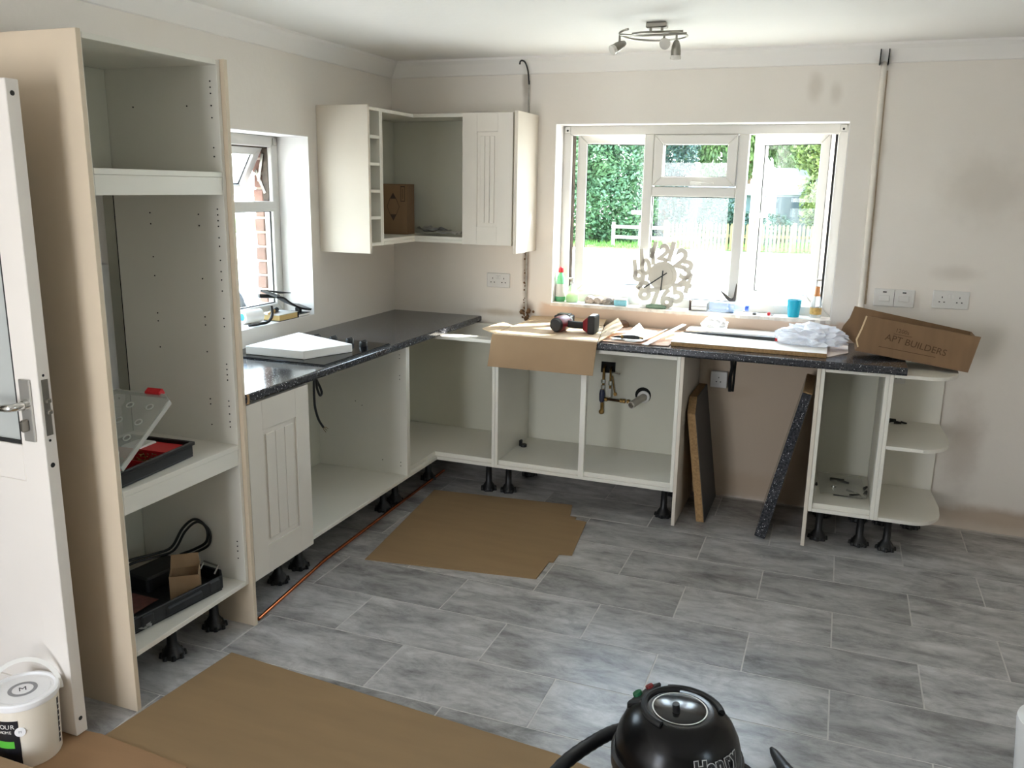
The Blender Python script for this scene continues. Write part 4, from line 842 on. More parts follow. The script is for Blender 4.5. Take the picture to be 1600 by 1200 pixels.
# ------------------------------------------------------------------ left window sill
lz = LZ0 + .0035
BK = thing('book', 'thick book with cream pages lying at sill edge by left window', 'book', (-.06, -1.12, lz), 'books on the left sill')
part('page_block', BK, mat('page_edges', (222, 190, 128), .9, .1, 80, stretch=(1, 1, 12)), -.13, -.004, -1.20, -1.045, lz + .003, lz + .030, .001); part('cover', BK, BLACK, -.135, -.002, -1.205, -1.04, lz, lz + .0028, 0); part('cover', BK, UPVC, -.135, -.002, -1.205, -1.04, lz + .0302, lz + .033, 0); part('spine', BK, BLACK, -.135, -.002, -1.0398, -1.036, lz, lz + .033, 0)
BK = thing('book', 'thin dark covered booklet under the visor on left sill', 'book', (-.07, -.98, lz), 'books on the left sill')
part('page_block', BK, PAPER, -.125, -.012, -1.032, -.925, lz + .002, lz + .012, 0); part('cover', BK, BLACK, -.128, -.009, -1.034, -.922, lz + .0122, lz + .0145, 0)
VS = thing('black_visor', 'black plastic visor shaped tool leaning across the left sill', 'tool', (-.08, -1.02, lz))
vpts = spline([(-.07, -1.19, 1.165), (-.075, -1.12, 1.150), (-.07, -1.06, 1.115), (-.06, -1.0, 1.085), (-.05, -.94, 1.070), (-.045, -.915, 1.066)], 5)
obj('blade', MB().bar(vpts, .10, .010, (.25, .35, .9)), BLACK, VS); obj('grip', MB().tube([(-.10, -1.235, 1.158), (-.08, -1.17, 1.150), (-.06, -1.12, 1.145)], .010, 8), BLACK, VS, smooth=True)
obj('foot', MB().box(-.062, -.030, -.985, -.965, lz + .0150, 1.072), BLACK, VS, .003); obj('wing', MB().sheet([(-.13, -1.15, 1.175), (-.10, -1.06, 1.150), (-.05, -1.03, 1.152), (-.08, -1.12, 1.165)], .004), BLACK, VS)
BR = thing('paint_brush', 'small wooden paint brush lying on books by left window', 'brush', (-.09, -1.15, lz))
obj('handle', MB().tube([(-.05, -1.225, lz + .040), (-.07, -1.17, lz + .041), (-.085, -1.13, lz + .042)], [.006, .010, .007], 8), mat('brush_wood', (214, 178, 118), .5), BR, smooth=True); obj('bristles', MB().tube([(-.085, -1.13, lz + .042), (-.10, -1.09, lz + .043)], [.010, .013], 8), BLACK, BR, smooth=True)
MT = thing('masking_tape', 'white tape roll with blue core standing on left sill', 'tape', (-.09, -1.30, lz)); obj('roll', MB().lathe([(.018, -.055), (.034, -.055), (.034, .055), (.018, .055)], (-.10, -1.30, lz + .035), (.25, 1, 0), 24, False), PAPER, MT, smooth=True); obj('core', MB().lathe([(.017, -.056), (.0175, .056)], (-.10, -1.30, lz + .035), (.25, 1, 0), 20), mat('sky_blue', (74, 164, 230), .5), MT)
HK = obj('rubber_strap', MB().tube(spline([(-.02, -1.42, lz + .010), (-.01, -1.36, lz + .010), (.008, -1.31, lz + .016), (.004, -1.27, lz + .045), (-.004, -1.262, lz + .088)], 6), .0075, 8), BLACK, smooth=True); tag(HK, 'curved black rubber strap hooked over left sill edge', 'strap')
# ------------------------------------------------------------------ in the wall cabinet
zb = U0 + .0345
CB = thing('carton', 'small brown carton with diamond recycling mark in the wall cabinet', 'box', (.15, -.2, zb)); cbm = Matrix.Translation((.135, -.305 + .06, zb)) @ Matrix.Rotation(R(6), 4, 'Z')
obj('body', MB(cbm).box(-.10, .085, 0, .12, 0, .29), CARD_D, CB, .002)
def flat(nm, pts): return obj(nm, MB(cbm).prism(pts, -.0008, -.0001, 'y'), TXT, CB)
flat('print_arrow', [(-.022, .205), (.018, .205), (-.002, .240)]); flat('print_arrow', [(-.022, .115), (-.002, .078), (.018, .115)])
mb = MB(cbm)
for a, b_ in (((-.022, .205), (-.04, .160)), ((-.04, .160), (-.022, .115)), ((.018, .205), (.036, .160)), ((.036, .160), (.018, .115))): mb.bar([(a[0], -.0005, a[1]), (b_[0], -.0005, b_[1])], .0025, .0008, (0, 1, 0))
obj('print_diamond', mb, TXT, CB)
mb = MB(cbm); 
for (x0, x1, z0_, z1_) in ((.045, .073, .272, .278), (.045, .073, .190, .194), (.045, .048, .19, .275), (.070, .073, .19, .275), (.057, .060, .205, .262)): mb.box(x0, x1, -.0008, -.0001, z0_, z1_)
obj('print_block', mb, TXT, CB)
def wavy(name, label, c, sx, sy, ang, amp, seed, m, cat='paper', group=None):
    N = 10; xf = Matrix.Translation(c) @ Matrix.Rotation(R(ang), 4, 'Z'); vs = []; fs = []
    for i in range(N + 1):
        for j in range(N + 1):
            u, v = i / N - .5, j / N - .5; vs.append((u * sx, v * sy, amp * (1 + noise.noise(Vector((u * 3 + seed, v * 3, 0)))) ))
    for i in range(N):
        for j in range(N): fs.append((i*(N+1)+j, (i+1)*(N+1)+j, (i+1)*(N+1)+j+1, i*(N+1)+j+1))
    n = len(vs); mb = MB(xf); mb.add(vs + [(a, b_, c_ + .001) for a, b_, c_ in vs], [tuple(reversed(f)) for f in fs] + [tuple(k_ + n for k_ in f) for f in fs])
    return tag(obj(name, mb, m, smooth=True), label, cat, group)
wavy('fitting_leaflet', 'crumpled grey leaflet leaning in the wall cabinet beside carton', (.36, -.17, zb + .004), .20, .12, -30, .028, 2.0, mat('grey_print', (150, 150, 146), .7, .3, 60), group='leaflets in the wall cabinet')
wavy('fitting_leaflet', 'open printed leaflet at the front of the wall cabinet floor', (.485, -.215, zb + .003), .15, .10, -12, .016, 5.0, mat('pale_print', (206, 204, 198), .7, .25, 80), group='leaflets in the wall cabinet')
# ------------------------------------------------------------------ in the tall cabinet
OR = thing('organiser_case', 'black screw organiser box with open clear lid in tall cabinet', 'toolbox', (.42, -2.62, .7535)); oz = .7545
om = Matrix.Translation((.40, -2.642, oz)) @ Matrix.Rotation(R(4), 4, 'Z')
mb = MB(om); mb.box(-.135, .135, -.185, .17, 0, .006); mb.box(-.135, -.128, -.185, .17, .006, .055); mb.box(.128, .135, -.185, .17, .006, .055); mb.box(-.128, .128, -.185, -.178, .006, .055); mb.box(-.128, .128, .163, .17, .006, .055)
obj('tray', mb, BLACK, OR, .002); mb = MB(om); mb.box(.1351, .141, -.19, .175, .042, .055); mb.box(-.13, .141, .1701, .177, .042, .055); obj('rim', mb, BLACK, OR, .002)
mb = MB(om)
for y_ in (-.06, .05): mb.box(-.128, .128, y_, y_ + .003, .006, .048)
obj('divider', mb, RED, OR); obj('compartment_tray', MB(om).box(-.02, .122, .056, .160, .008, .044), RED, OR, .004)
mb = MB(om); rr = random.Random(4)
for i in range(60):
    p = Vector((rr.uniform(.0, .12), rr.uniform(-.055, .045), rr.uniform(.03, .046))); d = Vector((rr.uniform(-1, 1), rr.uniform(-1, 1), rr.uniform(-.2, .2))).normalized() * .014
    mb.cyl(p, p + d, .0022, .001, 5)
obj('screws', mb, BRASS, OR, kind='stuff')
obj('white_packet', MB(om).box(-.08, .0, .06, .15, .030, .050), PAPER, OR, .004)
lm_ = om @ Matrix.Translation((0, -.178, .058)) @ Matrix.Rotation(R(33), 4, 'X')
LIDM = film('lid_plastic', (190, 192, 186), .42, .2)
ld = obj('clear_lid', MB(lm_).prism([(-.135, 0), (.135, 0), (.135, .30), (.105, .325), (-.105, .325), (-.135, .30)], .010, .0125), LIDM, OR)
mb = MB(lm_); mb.bar([(.133, 0, .004), (.133, .30, .004), (.104, .323, .004), (-.104, .323, .004), (-.133, .30, .004), (-.133, 0, .004)], .005, .018); obj('lid_rim', mb, film('lid_rim_plastic', (206, 206, 198), .6, .3), ld)
BOSS = film('boss_plastic', (214, 214, 208), .6, .3)
for i in range(3):
    for j in range(4): obj('lid_boss', MB(lm_).lathe([(.010, 0), (.014, 0), (.014, .003), (.010, .003)], (-.08 + .08 * i, .05 + .07 * j, .0126), n=12, closed=False), BOSS, ld)
obj('red_latch', MB(lm_).box(.02, .085, .318, .345, -.004, .020), RED, ld, .004)
TC = thing('tool_case', 'open black tool case tray on the bottom of tall cabinet', 'toolbox', (.36, -2.52, .199)); tz = .1985
tm_ = Matrix.Translation((.345, -2.555, tz)) @ Matrix.Rotation(R(-7), 4, 'Z'); CASE = mat('case_black', (26, 28, 31), .55, .15, 30)
mb = MB(tm_); mb.prism([(-.15, -.24), (.12, -.255), (.165, -.215), (.170, .20), (.13, .232), (-.15, .225)], 0, .008); obj('base_shell', mb, CASE, TC)
ring = [(-.15, -.24), (.12, -.255), (.165, -.215), (.170, .20), (.13, .232), (-.15, .225)]
mb = MB(tm_); mb.bar([(p[0], p[1], .034) for p in ring] + [(ring[0][0], ring[0][1], .034)], .012, .052); obj('wall', mb, CASE, TC, .003)
mb = MB(tm_); mb.box(.166, .182, -.06, .10, .012, .044); obj('carry_handle', mb, CASE, TC, .006)
for y_ in (-.14, .16): obj('latch', MB(tm_).box(.162, .180, y_ - .025, y_ + .025, .016, .056), CASE, TC, .004)
obj('inner_moulding', MB(tm_).box(-.145, -.02, .02, .215, .009, .072), CASE, TC, .008); obj('wire_bail', MB(tm_).tube([(.06, .20, .06), (.06, .22, .085), (.14, .215, .085), (.14, .195, .06)], .004, 6), BRUSHED, TC)
tag(obj('manual_leaflet', MB(tm_).sheet([(-.03, -.16, .020), (.07, -.12, .016), (.06, .0, .020), (-.06, -.02, .024)], .002), mat('red_leaflet', (112, 70, 62), .7, .4, 40)), 'faded reddish leaflet lying inside the black tool case', 'paper')
tag(crumple('clear_packet', (.46, -2.72, tz + .010), (.05, .035, .015), 31, film('packet_film', (190, 190, 184), .6, .2), 3, .5), 'small clear packet in the front corner of the tool case', 'packet')
SB = thing('small_carton', 'small open cardboard box standing in the tool case', 'box', (.45, -2.48, tz)); sm = Matrix.Translation((.455, -2.475, tz + .0085)) @ Matrix.Rotation(R(38), 4, 'Z')
CW, CD, CHh = .105, .08, .095
mb = MB(sm); mb.box(-CW/2, CW/2, -CD/2, -CD/2 + .003, 0, CHh); mb.box(-CW/2, CW/2, CD/2 - .003, CD/2, 0, CHh); mb.box(-CW/2, -CW/2 + .003, -CD/2 + .003, CD/2 - .003, 0, CHh); mb.box(CW/2 - .003, CW/2, -CD/2 + .003, CD/2 - .003, 0, CHh); mb.box(-CW/2 + .003, CW/2 - .003, -CD/2 + .003, CD/2 - .003, 0, .003); obj('body', mb, CARD, SB)
obj('back_flap', MB(sm).sheet([(-CW/2, CD/2 - .003, CHh), (CW/2, CD/2 - .003, CHh), (CW/2 - .004, CD/2 + .008, CHh + .05), (-CW/2 + .004, CD/2 + .008, CHh + .05)], .002, (0, -1, 0)), CARD, SB); obj('side_flap', MB(sm).sheet([(CW/2 - .003, -CD/2, CHh), (CW/2 - .003, CD/2, CHh), (CW/2 + .004, CD/2 - .01, CHh + .03), (CW/2 + .004, -CD/2 + .02, CHh + .03)], .002, (-1, 0, 0)), CARD_L, SB)
PT = thing('power_tool_lead', 'black power lead looped behind the small open box', 'cable', (.25, -2.5, tz))
lp = [(.14, -2.68, tz + .05), (.19, -2.60, tz + .10), (.22, -2.50, tz + .115), (.26, -2.42, tz + .115), (.30, -2.37, tz + .13), (.33, -2.335, tz + .20), (.37, -2.31, tz + .235), (.41, -2.295, tz + .20), (.41, -2.30, tz + .145), (.37, -2.32, tz + .115), (.33, -2.36, tz + .10)]
obj('lead', MB().tube(spline(lp, 7), .0055, 8), BLACK, PT, smooth=True); obj('lead', MB().tube(spline([(p[0] + .008, p[1] + .006, p[2] - .012) for p in lp[1:]], 7), .005, 8), BLACK, PT, smooth=True)
obj('plug', MB().box(.10, .165, -2.745, -2.665, tz + .0, tz + .055), BLACK, PT, .008)
# ------------------------------------------------------------------ loose fittings
wavy('polythene_bag', 'flat clear polythene bag on narrow cabinet floor', (2.735, -.25, .2275), .22, .34, 4, .010, 9.0, film('flat_bag', (206, 206, 196), .35, .2), 'bag')
BITS = mat('dark_bits', (38, 36, 32), .6, .2, 40); rr = random.Random(12)
def bitcluster(name, label, spots, z_):
    t = thing(name, label, 'fittings', (spots[0][0], spots[0][1], z_))
    for (x, y_, l, a, r_) in spots:
        d = Vector((math.cos(R(a)), math.sin(R(a)), 0)) * l / 2; p = Vector((x, y_, z_ + r_))
        obj('bit', MB().cyl(p - d, p + d, r_, r_ * .6, 8), BITS, t)
    return t
bitcluster('shelf_fittings', 'scattered dark screws and hinges on narrow cabinet floor', [(2.715, -.17, .07, 10, .010), (2.745, -.19, .06, -25, .009), (2.77, -.40, .14, 2, .003), (2.79, -.33, .07, -40, .006), (2.80, -.38, .05, 30, .008), (2.852, -.33, .05, 80, .010), (2.853, -.24, .04, 70, .008), (2.615, -.27, .03, 90, .007), (2.82, -.36, .04, -60, .006)], .2262)
tag(obj('glass_knob', MB().lathe([(.008, 0), (.006, .006), (.013, .014), (.012, .022), (.004, .026)], (2.70, -.31, .2262), n=12), CHROME, smooth=True), 'small shiny knob among the fittings on cabinet floor', 'knob')
bitcluster('shelf_fittings', 'few small dark fittings on the middle end shelf', [(2.945, -.10, .045, 15, .012), (2.975, -.125, .035, -5, .009), (3.005, -.105, .03, -30, .006), (2.93, -.135, .03, 60, .008)], .5585)
# ------------------------------------------------------------------ on the floor
def fsheet(name, label, pts, zf, m, th_=.004): return tag(obj(name, MB().prism(pts, zf, zf + th_), m), label, 'cardboard', 'cardboard sheets on the floor')
CARD_F = mat('cardboard_floor', (148, 122, 88), .9, .1, 2.5, .1, 200, stretch=(1, 6, 1))
fsheet('cardboard_sheet', 'notched brown cardboard sheet on tiles before the sink cabinet', [(.675, -1.559), (1.483, -1.440), (1.480, -1.25), (1.500, -1.245), (1.497, -1.150), (1.557, -1.135), (1.505, -.705), (1.440, -.70), (1.440, -.668), (1.402, -.66), (1.365, -.50), (.560, -.585), (.665, -1.46)], .0008, CARD_F)
fsheet('cardboard_sheet', 'big brown cardboard sheet in the left foreground', [(.639, -2.465), (1.946, -2.564), (2.12, -2.60), (2.25, -3.75), (.52, -3.75), (.592, -3.03)], .0008, CARD_F)
fsheet('cardboard_sheet', 'second cardboard sheet under the paint tub and door edge', [(.10, -3.07), (.585, -3.022), (.94, -3.046), (1.0, -3.75), (.10, -3.75)], .0055, mat('cardboard_floor_warm', (156, 122, 88), .9, .1, 2.5, .1, 200, stretch=(1, 6, 1)))
FC = thing('flat_carton', 'low flat brown carton in front of the paint tub', 'box', (.4, -3.5, .0095)); part('body', FC, CARD, .11, .66, -3.74, -3.285, .0096, .082, .002); part('tape_strip', FC, mat('brown_tape', (150, 104, 62), .35), .36, .41, -3.7405, -3.2845, .0825, .083, 0)
tag(obj('copper_pipe', MB().tube([(.578, -2.225, .0085), (.512, -1.632, .0085), (.501, -1.325, .0085), (.467, -.26, .0085)], .0078, 12), COPPER, smooth=True), 'long bare copper pipe lying along the left cabinets', 'pipe')
# paint tub
PB = thing('paint_tub', 'white paint tub with black label by the door', 'tub', (.452, -3.168, .0096)); tx, ty, tzz, tr_ = .452, -3.168, .0097, .095
TUBM = mat('tub_white', (238, 230, 214), .4); LIDW = mat('lid_white', (246, 246, 246), .35)
obj('body', MB().lathe([(.086, 0), (.088, .004), (.094, .19), (.094, .20)], (tx, ty, tzz), n=48), TUBM, PB, smooth=True)
lid = obj('lid', MB().lathe([(.097, .195), (.0985, .2), (.0985, .212), (.095, .216), (.088, .216), (.084, .210), (.076, .209), (.074, .212), (.0, .212)], (tx, ty, tzz), n=48, closed=False), LIDW, PB, smooth=True)
GI = mat('grey_ink', (150, 150, 152), .6)
obj('print_ring', MB().lathe([(.029, .2123), (.040, .2123), (.040, .2126), (.029, .2126)], (tx, ty, tzz), n=36, closed=False), GI, lid)
ca = math.atan2(-1.63, 2.17)
text('lid_letter', 'M', .03, Matrix.Translation((tx, ty, tzz + .2126)) @ Matrix.Rotation(ca + R(90), 4, 'Z'), mat('dark_ink', (60, 60, 66), .6), lid, .0003)
def curved(nm, a0, a1, z0_, z1_, m, rad, parent, n=14):
    vs = []; 
    for i in range(n + 1):
        a = ca + R(a0 + (a1 - a0) * i / n)
        for r_, z_ in ((rad, z0_), (rad + .0007, z0_), (rad + .0007 + (z1_ - z0_) * .0, z1_), (rad, z1_)):
            rr_ = r_ + .031 * (z_ - .1); vs.append((tx + rr_ * math.cos(a), ty + rr_ * math.sin(a), tzz + z_))
    fs = [(0, 1, 2, 3), tuple(n * 4 + k_ for k_ in (3, 2, 1, 0))]
    for i in range(n):
        for k_ in range(4): fs.append((i*4+k_, (i+1)*4+k_, (i+1)*4+(k_+1) % 4, i*4+(k_+1) % 4))
    mb = MB(); mb.add(vs, fs); return obj(nm, mb, m, parent)
lb = curved('label', -78, -14, .015, .165, mat('label_black', (22, 22, 28), .45), .0915, PB)
curved('green_band', -70, -24, .075, .098, mat('label_green', (92, 190, 62), .5), .0924, lb)
def on_tub(s_, size, a, z_, m, parent):
    for i, ch in enumerate(s_):
        an = ca + R(a + (i - (len(s_) - 1) / 2) * size * .72 / .0935 * 57.3)
        rr_ = .0926 + .031 * (z_ - .1)
        text('letter', ch, size, Matrix.Translation((tx + rr_ * math.cos(an), ty + rr_ * math.sin(an), tzz + z_)) @ Matrix.Rotation(an + R(90), 4, 'Z') @ Matrix.Rotation(R(90), 4, 'X'), m, parent, .0003)
on_tub('COLOUR', .020, -46, .146, TXT_W, lb); on_tub('@HOME', .013, -40, .128, TXT_W, lb)
bd = MB(); bp_ = ca + R(-12); bd.lathe([(.015, 0), (.015, .0016), (.004, .002)], (tx + .0925 * math.cos(bp_), ty + .0925 * math.sin(bp_), tzz + .128), (math.cos(bp_), math.sin(bp_), 0), 20); bdo = obj('badge', bd, LIDW, PB)
text('badge_letter', 'M', .011, Matrix.Translation((tx + .0947 * math.cos(bp_), ty + .0947 * math.sin(bp_), tzz + .128)) @ Matrix.Rotation(bp_ + R(90), 4, 'Z') @ Matrix.Rotation(R(90), 4, 'X'), GI, bdo, .0002)
st2 = curved('side_strip', 62, 68, .03, .18, mat('strip_black', (30, 30, 32), .5), .0915, PB, 3)
for i in range(7): curved('side_slash', 62.5, 67.5, .042 + i * .019, .046 + i * .019, TXT_W, .0924, st2, 2)
ha = ca + R(80); hu = Vector((math.cos(ca + R(90)), math.sin(ca + R(90)), 0)); hb = Vector((math.cos(ca + R(180)), math.sin(ca + R(180)), 0))
hp = []
for i in range(21):
    a = math.pi * i / 20; hp.append(Vector((tx, ty, tzz + .185)) + hu * .101 * math.cos(a) + Vector((0, 0, 1)) * .105 * math.sin(a) + hb * .035 * math.sin(a))
obj('carry_handle', MB().bar(hp, .013, .003, (-hb.x * .9, -hb.y * .9, .3)), mat('handle_white', (236, 234, 228), .5), PB)
# vacuum cleaner
VC = thing('vacuum_cleaner', 'black domed tub vacuum cleaner standing in the foreground', 'vacuum cleaner', (2.335, -2.735, 0)); vx, vy = 2.335, -2.735
GB = mat('gloss_black', (9, 9, 10), .24, .1, 30, spec=.3); VR = mat('tub_black', (20, 20, 22), .3)
obj('tub', MB().lathe([(.13, .035), (.158, .045), (.163, .12), (.166, .19), (.166, .20)], (vx, vy, 0), n=48), VR, VC, smooth=True)
obj('wheel_base', MB().lathe([(.15, .0), (.17, .004), (.17, .03), (.14, .036)], (vx, vy, .0052), n=40), BLACK, VC, smooth=True)
obj('band', MB().lathe([(.166, .195), (.176, .2), (.177, .235), (.170, .242)], (vx, vy, 0), n=48), mat('band_black', (34, 33, 32), .35, .2, 20), VC, smooth=True)
dome = obj('dome', MB().lathe([(.168, .238), (.167, .262), (.160, .292), (.146, .322), (.126, .345), (.104, .360), (.090, .366), (.086, .366)], (vx, vy, 0), n=64), GB, VC, smooth=True)
dsk = obj('winder_disc', MB().lathe([(.0, .368), (.068, .368), (.071, .366), (.071, .362), (.076, .362), (.078, .367), (.086, .3665)][::-1], (vx, vy, 0), n=56, closed=False), mat('disc_black', (20, 20, 22), .16), VC, smooth=True)
obj('disc_rim', MB().lathe([(.0695, .3678), (.0715, .3684), (.0735, .3678)], (vx, vy, 0), n=56, closed=False), BRUSHED, dsk, smooth=True)
obj('winder_knob', MB().cyl((vx - .006, vy - .018, .367), (vx - .008, vy - .020, .392), .0105, .0095), BLACK, dsk, smooth=True)
cr = [(vx + .094 * math.cos(R(a)), vy + .094 * math.sin(R(a)), .3655) for a in range(100, 256, 6)]
obj('grip_slot', MB().tube(cr, .0095, 8), mat('slot_black', (6, 6, 6), .6), VC, smooth=True)
cr = [(vx + .112 * math.cos(R(a)), vy + .112 * math.sin(R(a)), .357) for a in range(20, 118, 6)]; obj('grip_bar', MB().tube(cr, .010, 8), BLACK, VC, smooth=True)
SWB = obj('switch_panel', MB().hexa([(vx - .150, vy + .02, .31), (vx - .105, vy + .0, .335), (vx - .070, vy + .115, .335), (vx - .105, vy + .125, .31), (vx - .150, vy + .02, .338), (vx - .105, vy + .0, .366), (vx - .070, vy + .115, .366), (vx - .105, vy + .125, .340)]), BLACK, VC, .006)
obj('green_switch', MB().lathe([(.014, 0), (.013, .008)], (vx - .122, vy + .045, .3525), (-.5, 0, .85), 14), mat('switch_green', (24, 90, 56), .3), SWB); obj('red_switch', MB().lathe([(.012, 0), (.011, .008)], (vx - .098, vy + .088, .354), (-.5, .1, .85), 14), mat('switch_red', (130, 36, 34), .3), SWB)
cdv = math.atan2(-2.06, .285)
for i, ch in enumerate('Henry'):
    an = cdv + R(23 + i * 10.0); r_ = .1585
    text('logo_letter', ch, .046, Matrix.Translation((vx + r_ * math.cos(an), vy + r_ * math.sin(an), .300)) @ Matrix.Rotation(an + R(90), 4, 'Z') @ Matrix.Rotation(R(66), 4, 'X'), mat('logo_grey', (176, 176, 176), .5) if i == 0 else bpy.data.materials['logo_grey'], VC, .0006, bold=.0042)
    text('logo_letter', ch, .046, Matrix.Translation((vx + (r_ + .0006) * math.cos(an), vy + (r_ + .0006) * math.sin(an), .300)) @ Matrix.Rotation(an + R(90), 4, 'Z') @ Matrix.Rotation(R(66), 4, 'X'), BLACK, VC, .0006, bold=.0022)
hs = spline([(2.215, -2.675, .205), (2.16, -2.632, .19), (2.095, -2.69, .172), (2.03, -2.82, .155), (1.995, -2.95, .10), (1.99, -3.06, .045), (2.02, -3.2, .026)], 10)
obj('hose', MB().tube(hs, [.019 + .0012 * (i % 2) for i in range(len(hs))], 12), BLACK, VC, smooth=True); obj('hose_cuff', MB().cyl((2.225, -2.685, .208), (2.165, -2.636, .192), .025, .022), BLACK, VC, smooth=True); obj('cuff_catch', MB().box(2.165, 2.175, -2.645, -2.635, .210, .235), BLACK, VC, .002)
obj('power_lead', MB().tube(spline([(2.47, -2.66, .19), (2.53, -2.64, .15), (2.60, -2.70, .03), (2.70, -2.85, .006), (2.8, -3.1, .006)], 8), .012, 8), BLACK, VC, smooth=True)
WD = thing('vacuum_wand', 'black vacuum crevice tube with slanted end on the floor', 'vacuum tube', (2.63, -2.4, 0))
wt = Vector((2.568, -2.325, .030)); wd_ = Vector((.085, -.16, -.004)).normalized()
obj('tube', MB().lathe([(.006, -.006), (.012, .012), (.017, .05), (.019, .075), (.022, .085), (.022, .40)], wt, wd_, 16), BLACK, WD, smooth=True); obj('collar', MB().lathe([(.024, .10), (.0255, .105), (.0255, .15), (.024, .155)], wt, wd_, 16), mat('collar_black', (30, 30, 32), .3), WD, smooth=True)
WC = thing('white_bucket', 'rounded white plastic container cut by the right photo edge', 'container', (3.36, -2.15, 0)); obj('body', MB().lathe([(.10, 0), (.105, .006), (.113, .12), (.12, .20), (.118, .21), (.085, .225)], (3.36, -2.15, .0005), n=40), mat('container_white', (226, 225, 222), .4), WC, smooth=True); obj('lid', MB().lathe([(.10, .222), (.10, .235), (.03, .24)], (3.36, -2.15, .0005), n=40), mat('container_lid', (232, 231, 228), .4), WC, smooth=True)
# ------------------------------------------------------------------ outside
GZ = -.27
GRAV = mat('pale_gravel', (222, 214, 200), .95, .12, 3, .3, 40)
og = MB(); og.box(-60, 60, .30, 90, GZ - .2, GZ); og.box(-60, -.36, -40, .2995, GZ - .2, GZ)
GO = struct(obj('ground_outside', og, GRAV))
GRASS = mat('lawn_grass', (96, 138, 58), .9, .3, 3)
rr = random.Random(2); mb = MB(); mb.box(-30, -3.4, 23.8, 45, GZ, GZ + .03); mb.box(-3.4, 30, 24.9, 45, GZ, GZ + .03)
vs = []; fs = []
for i in range(9000):
    x = rr.uniform(-12, 6); y_ = rr.uniform(23.8 if x < -3.4 else 24.9, 29); a = rr.uniform(0, 3.14); h = rr.uniform(.08, .2); w_ = .02
    n = len(vs); vs += [(x - w_ * math.cos(a), y_ - w_ * math.sin(a), GZ), (x + w_ * math.cos(a), y_ + w_ * math.sin(a), GZ), (x + rr.uniform(-.05, .05), y_ + rr.uniform(-.05, .05), GZ + h)]; fs.append((n, n+1, n+2))
mb.add(vs, fs); obj('grass', mb, GRASS, GO, kind='stuff')
FW = mat('fence_timber', (104, 96, 60), .85, .15, 8, rnd=True)
F = thing('picket_fence', 'pale timber picket fence across the drive outside', 'fence', (-.3, 24.3, GZ))
def fy(x): return 24.2 + (x + 2.95) * .18
for zr in (.12, .52): obj('rail', MB().bar([(-2.95, fy(-2.95) + .04, GZ + zr), (2.6, fy(2.6) + .04, GZ + zr)], .04, .09), FW, F)
for i in range(5):
    x = -2.95 + i * 1.36; obj('post', MB().box(x - .06, x + .06, fy(x), fy(x) + .12, GZ, GZ + .98), FW, F, .01)
x = -2.83; base = None
while x < 2.55:
    if base is None:
        base = obj('picket', MB().prism([(x - .04, GZ + .04), (x + .04, GZ + .04), (x + .04, GZ + .86), (x, GZ + .93), (x - .04, GZ + .86)], fy(x) - .02, fy(x), 'y'), FW, F); bx = x
    else:
        o = base.copy(); COL.objects.link(o); place(o, WLOC[base] + Vector((x - bx, fy(x) - fy(bx), 0)), F)
    x += .125
tag(obj('gate_post', MB().prism([(-5.62, GZ), (-5.45, GZ), (-5.45, GZ + 1.02), (-5.535, GZ + 1.1), (-5.62, GZ + 1.02)], 23.0, 23.17, 'y'), mat('white_post', (146, 148, 138), .7)), 'white timber gate post outside in front of hedge', 'post')
RF = thing('ranch_fence', 'low white two-rail fence left of the picket fence outside', 'fence', (-3.6, 24.6, GZ))
for zr in (.35, .70): obj('rail', MB().bar([(-4.9, 24.6, GZ + zr), (-3.0, 24.6, GZ + zr)], .04, .11), bpy.data.materials['white_post'], RF)
for x in (-4.85, -3.9): obj('post', MB().box(x - .05, x + .05, 24.62, 24.72, GZ, GZ + .85), bpy.data.materials['white_post'], RF)
def foliage(blobs, n, leaf, seed, droop=0):
    rr = random.Random(seed); vs = []; fs = []; tot = sum(b_[3] * b_[4] * b_[5] for b_ in blobs) ** 1
    for (x, y_, z_, rx, ry, rz) in blobs:
        for i in range(int(n * rx * ry * rz / tot)):
            d = Vector((rr.gauss(0, 1), rr.gauss(0, 1), rr.gauss(0, 1))).normalized(); q = rr.uniform(.55, 1.0) ** .5
            q *= 1 + .22 * noise.noise(d * 3 + Vector((seed, 0, 0)))
            p = Vector((x + d.x * rx * q, y_ + d.y * ry * q, z_ + d.z * rz * q))
            if p.z < GZ + .02: continue
            a = Vector((rr.uniform(-1, 1), rr.uniform(-1, 1), rr.uniform(-1, .4) - droop)).normalized(); b_ = a.cross(Vector((rr.uniform(-1, 1), rr.uniform(-1, 1), rr.uniform(-1, 1)))).normalized()
            l = leaf * rr.uniform(.6, 1.3); w_ = l * .45; k_ = len(vs)
            vs += [p - a * l / 2, p + b_ * w_ / 2, p + a * l / 2, p - b_ * w_ / 2]; fs.append((k_, k_+1, k_+2, k_+3))
    mb = MB(); mb.add(vs, fs); return mb
BARK = mat('tree_bark', (112, 92, 72), .95, .3, 20)
def leafm(nm, c, c2):
    m = mat(nm, c, .6, col2=c2, vscale=1.3); return m
def tree(name, label, loc, h, blobs, n, leaf, c, c2, seed, cat='tree', droop=0, trunk=.16):
    t = thing(name, label, cat, (loc[0], loc[1], GZ), 'trees and shrubs outside')
    obj('foliage', foliage(blobs, n, leaf, seed, droop), leafm(name + '_leaf', c, c2), t, kind='stuff')
    obj('trunk', MB().tube([(loc[0], loc[1], GZ - .05), (loc[0] + .05, loc[1], GZ + h * .4), (loc[0] - .05, loc[1] + .1, GZ + h * .8)], [trunk, trunk * .75, trunk * .4], 10), BARK, t, smooth=True)
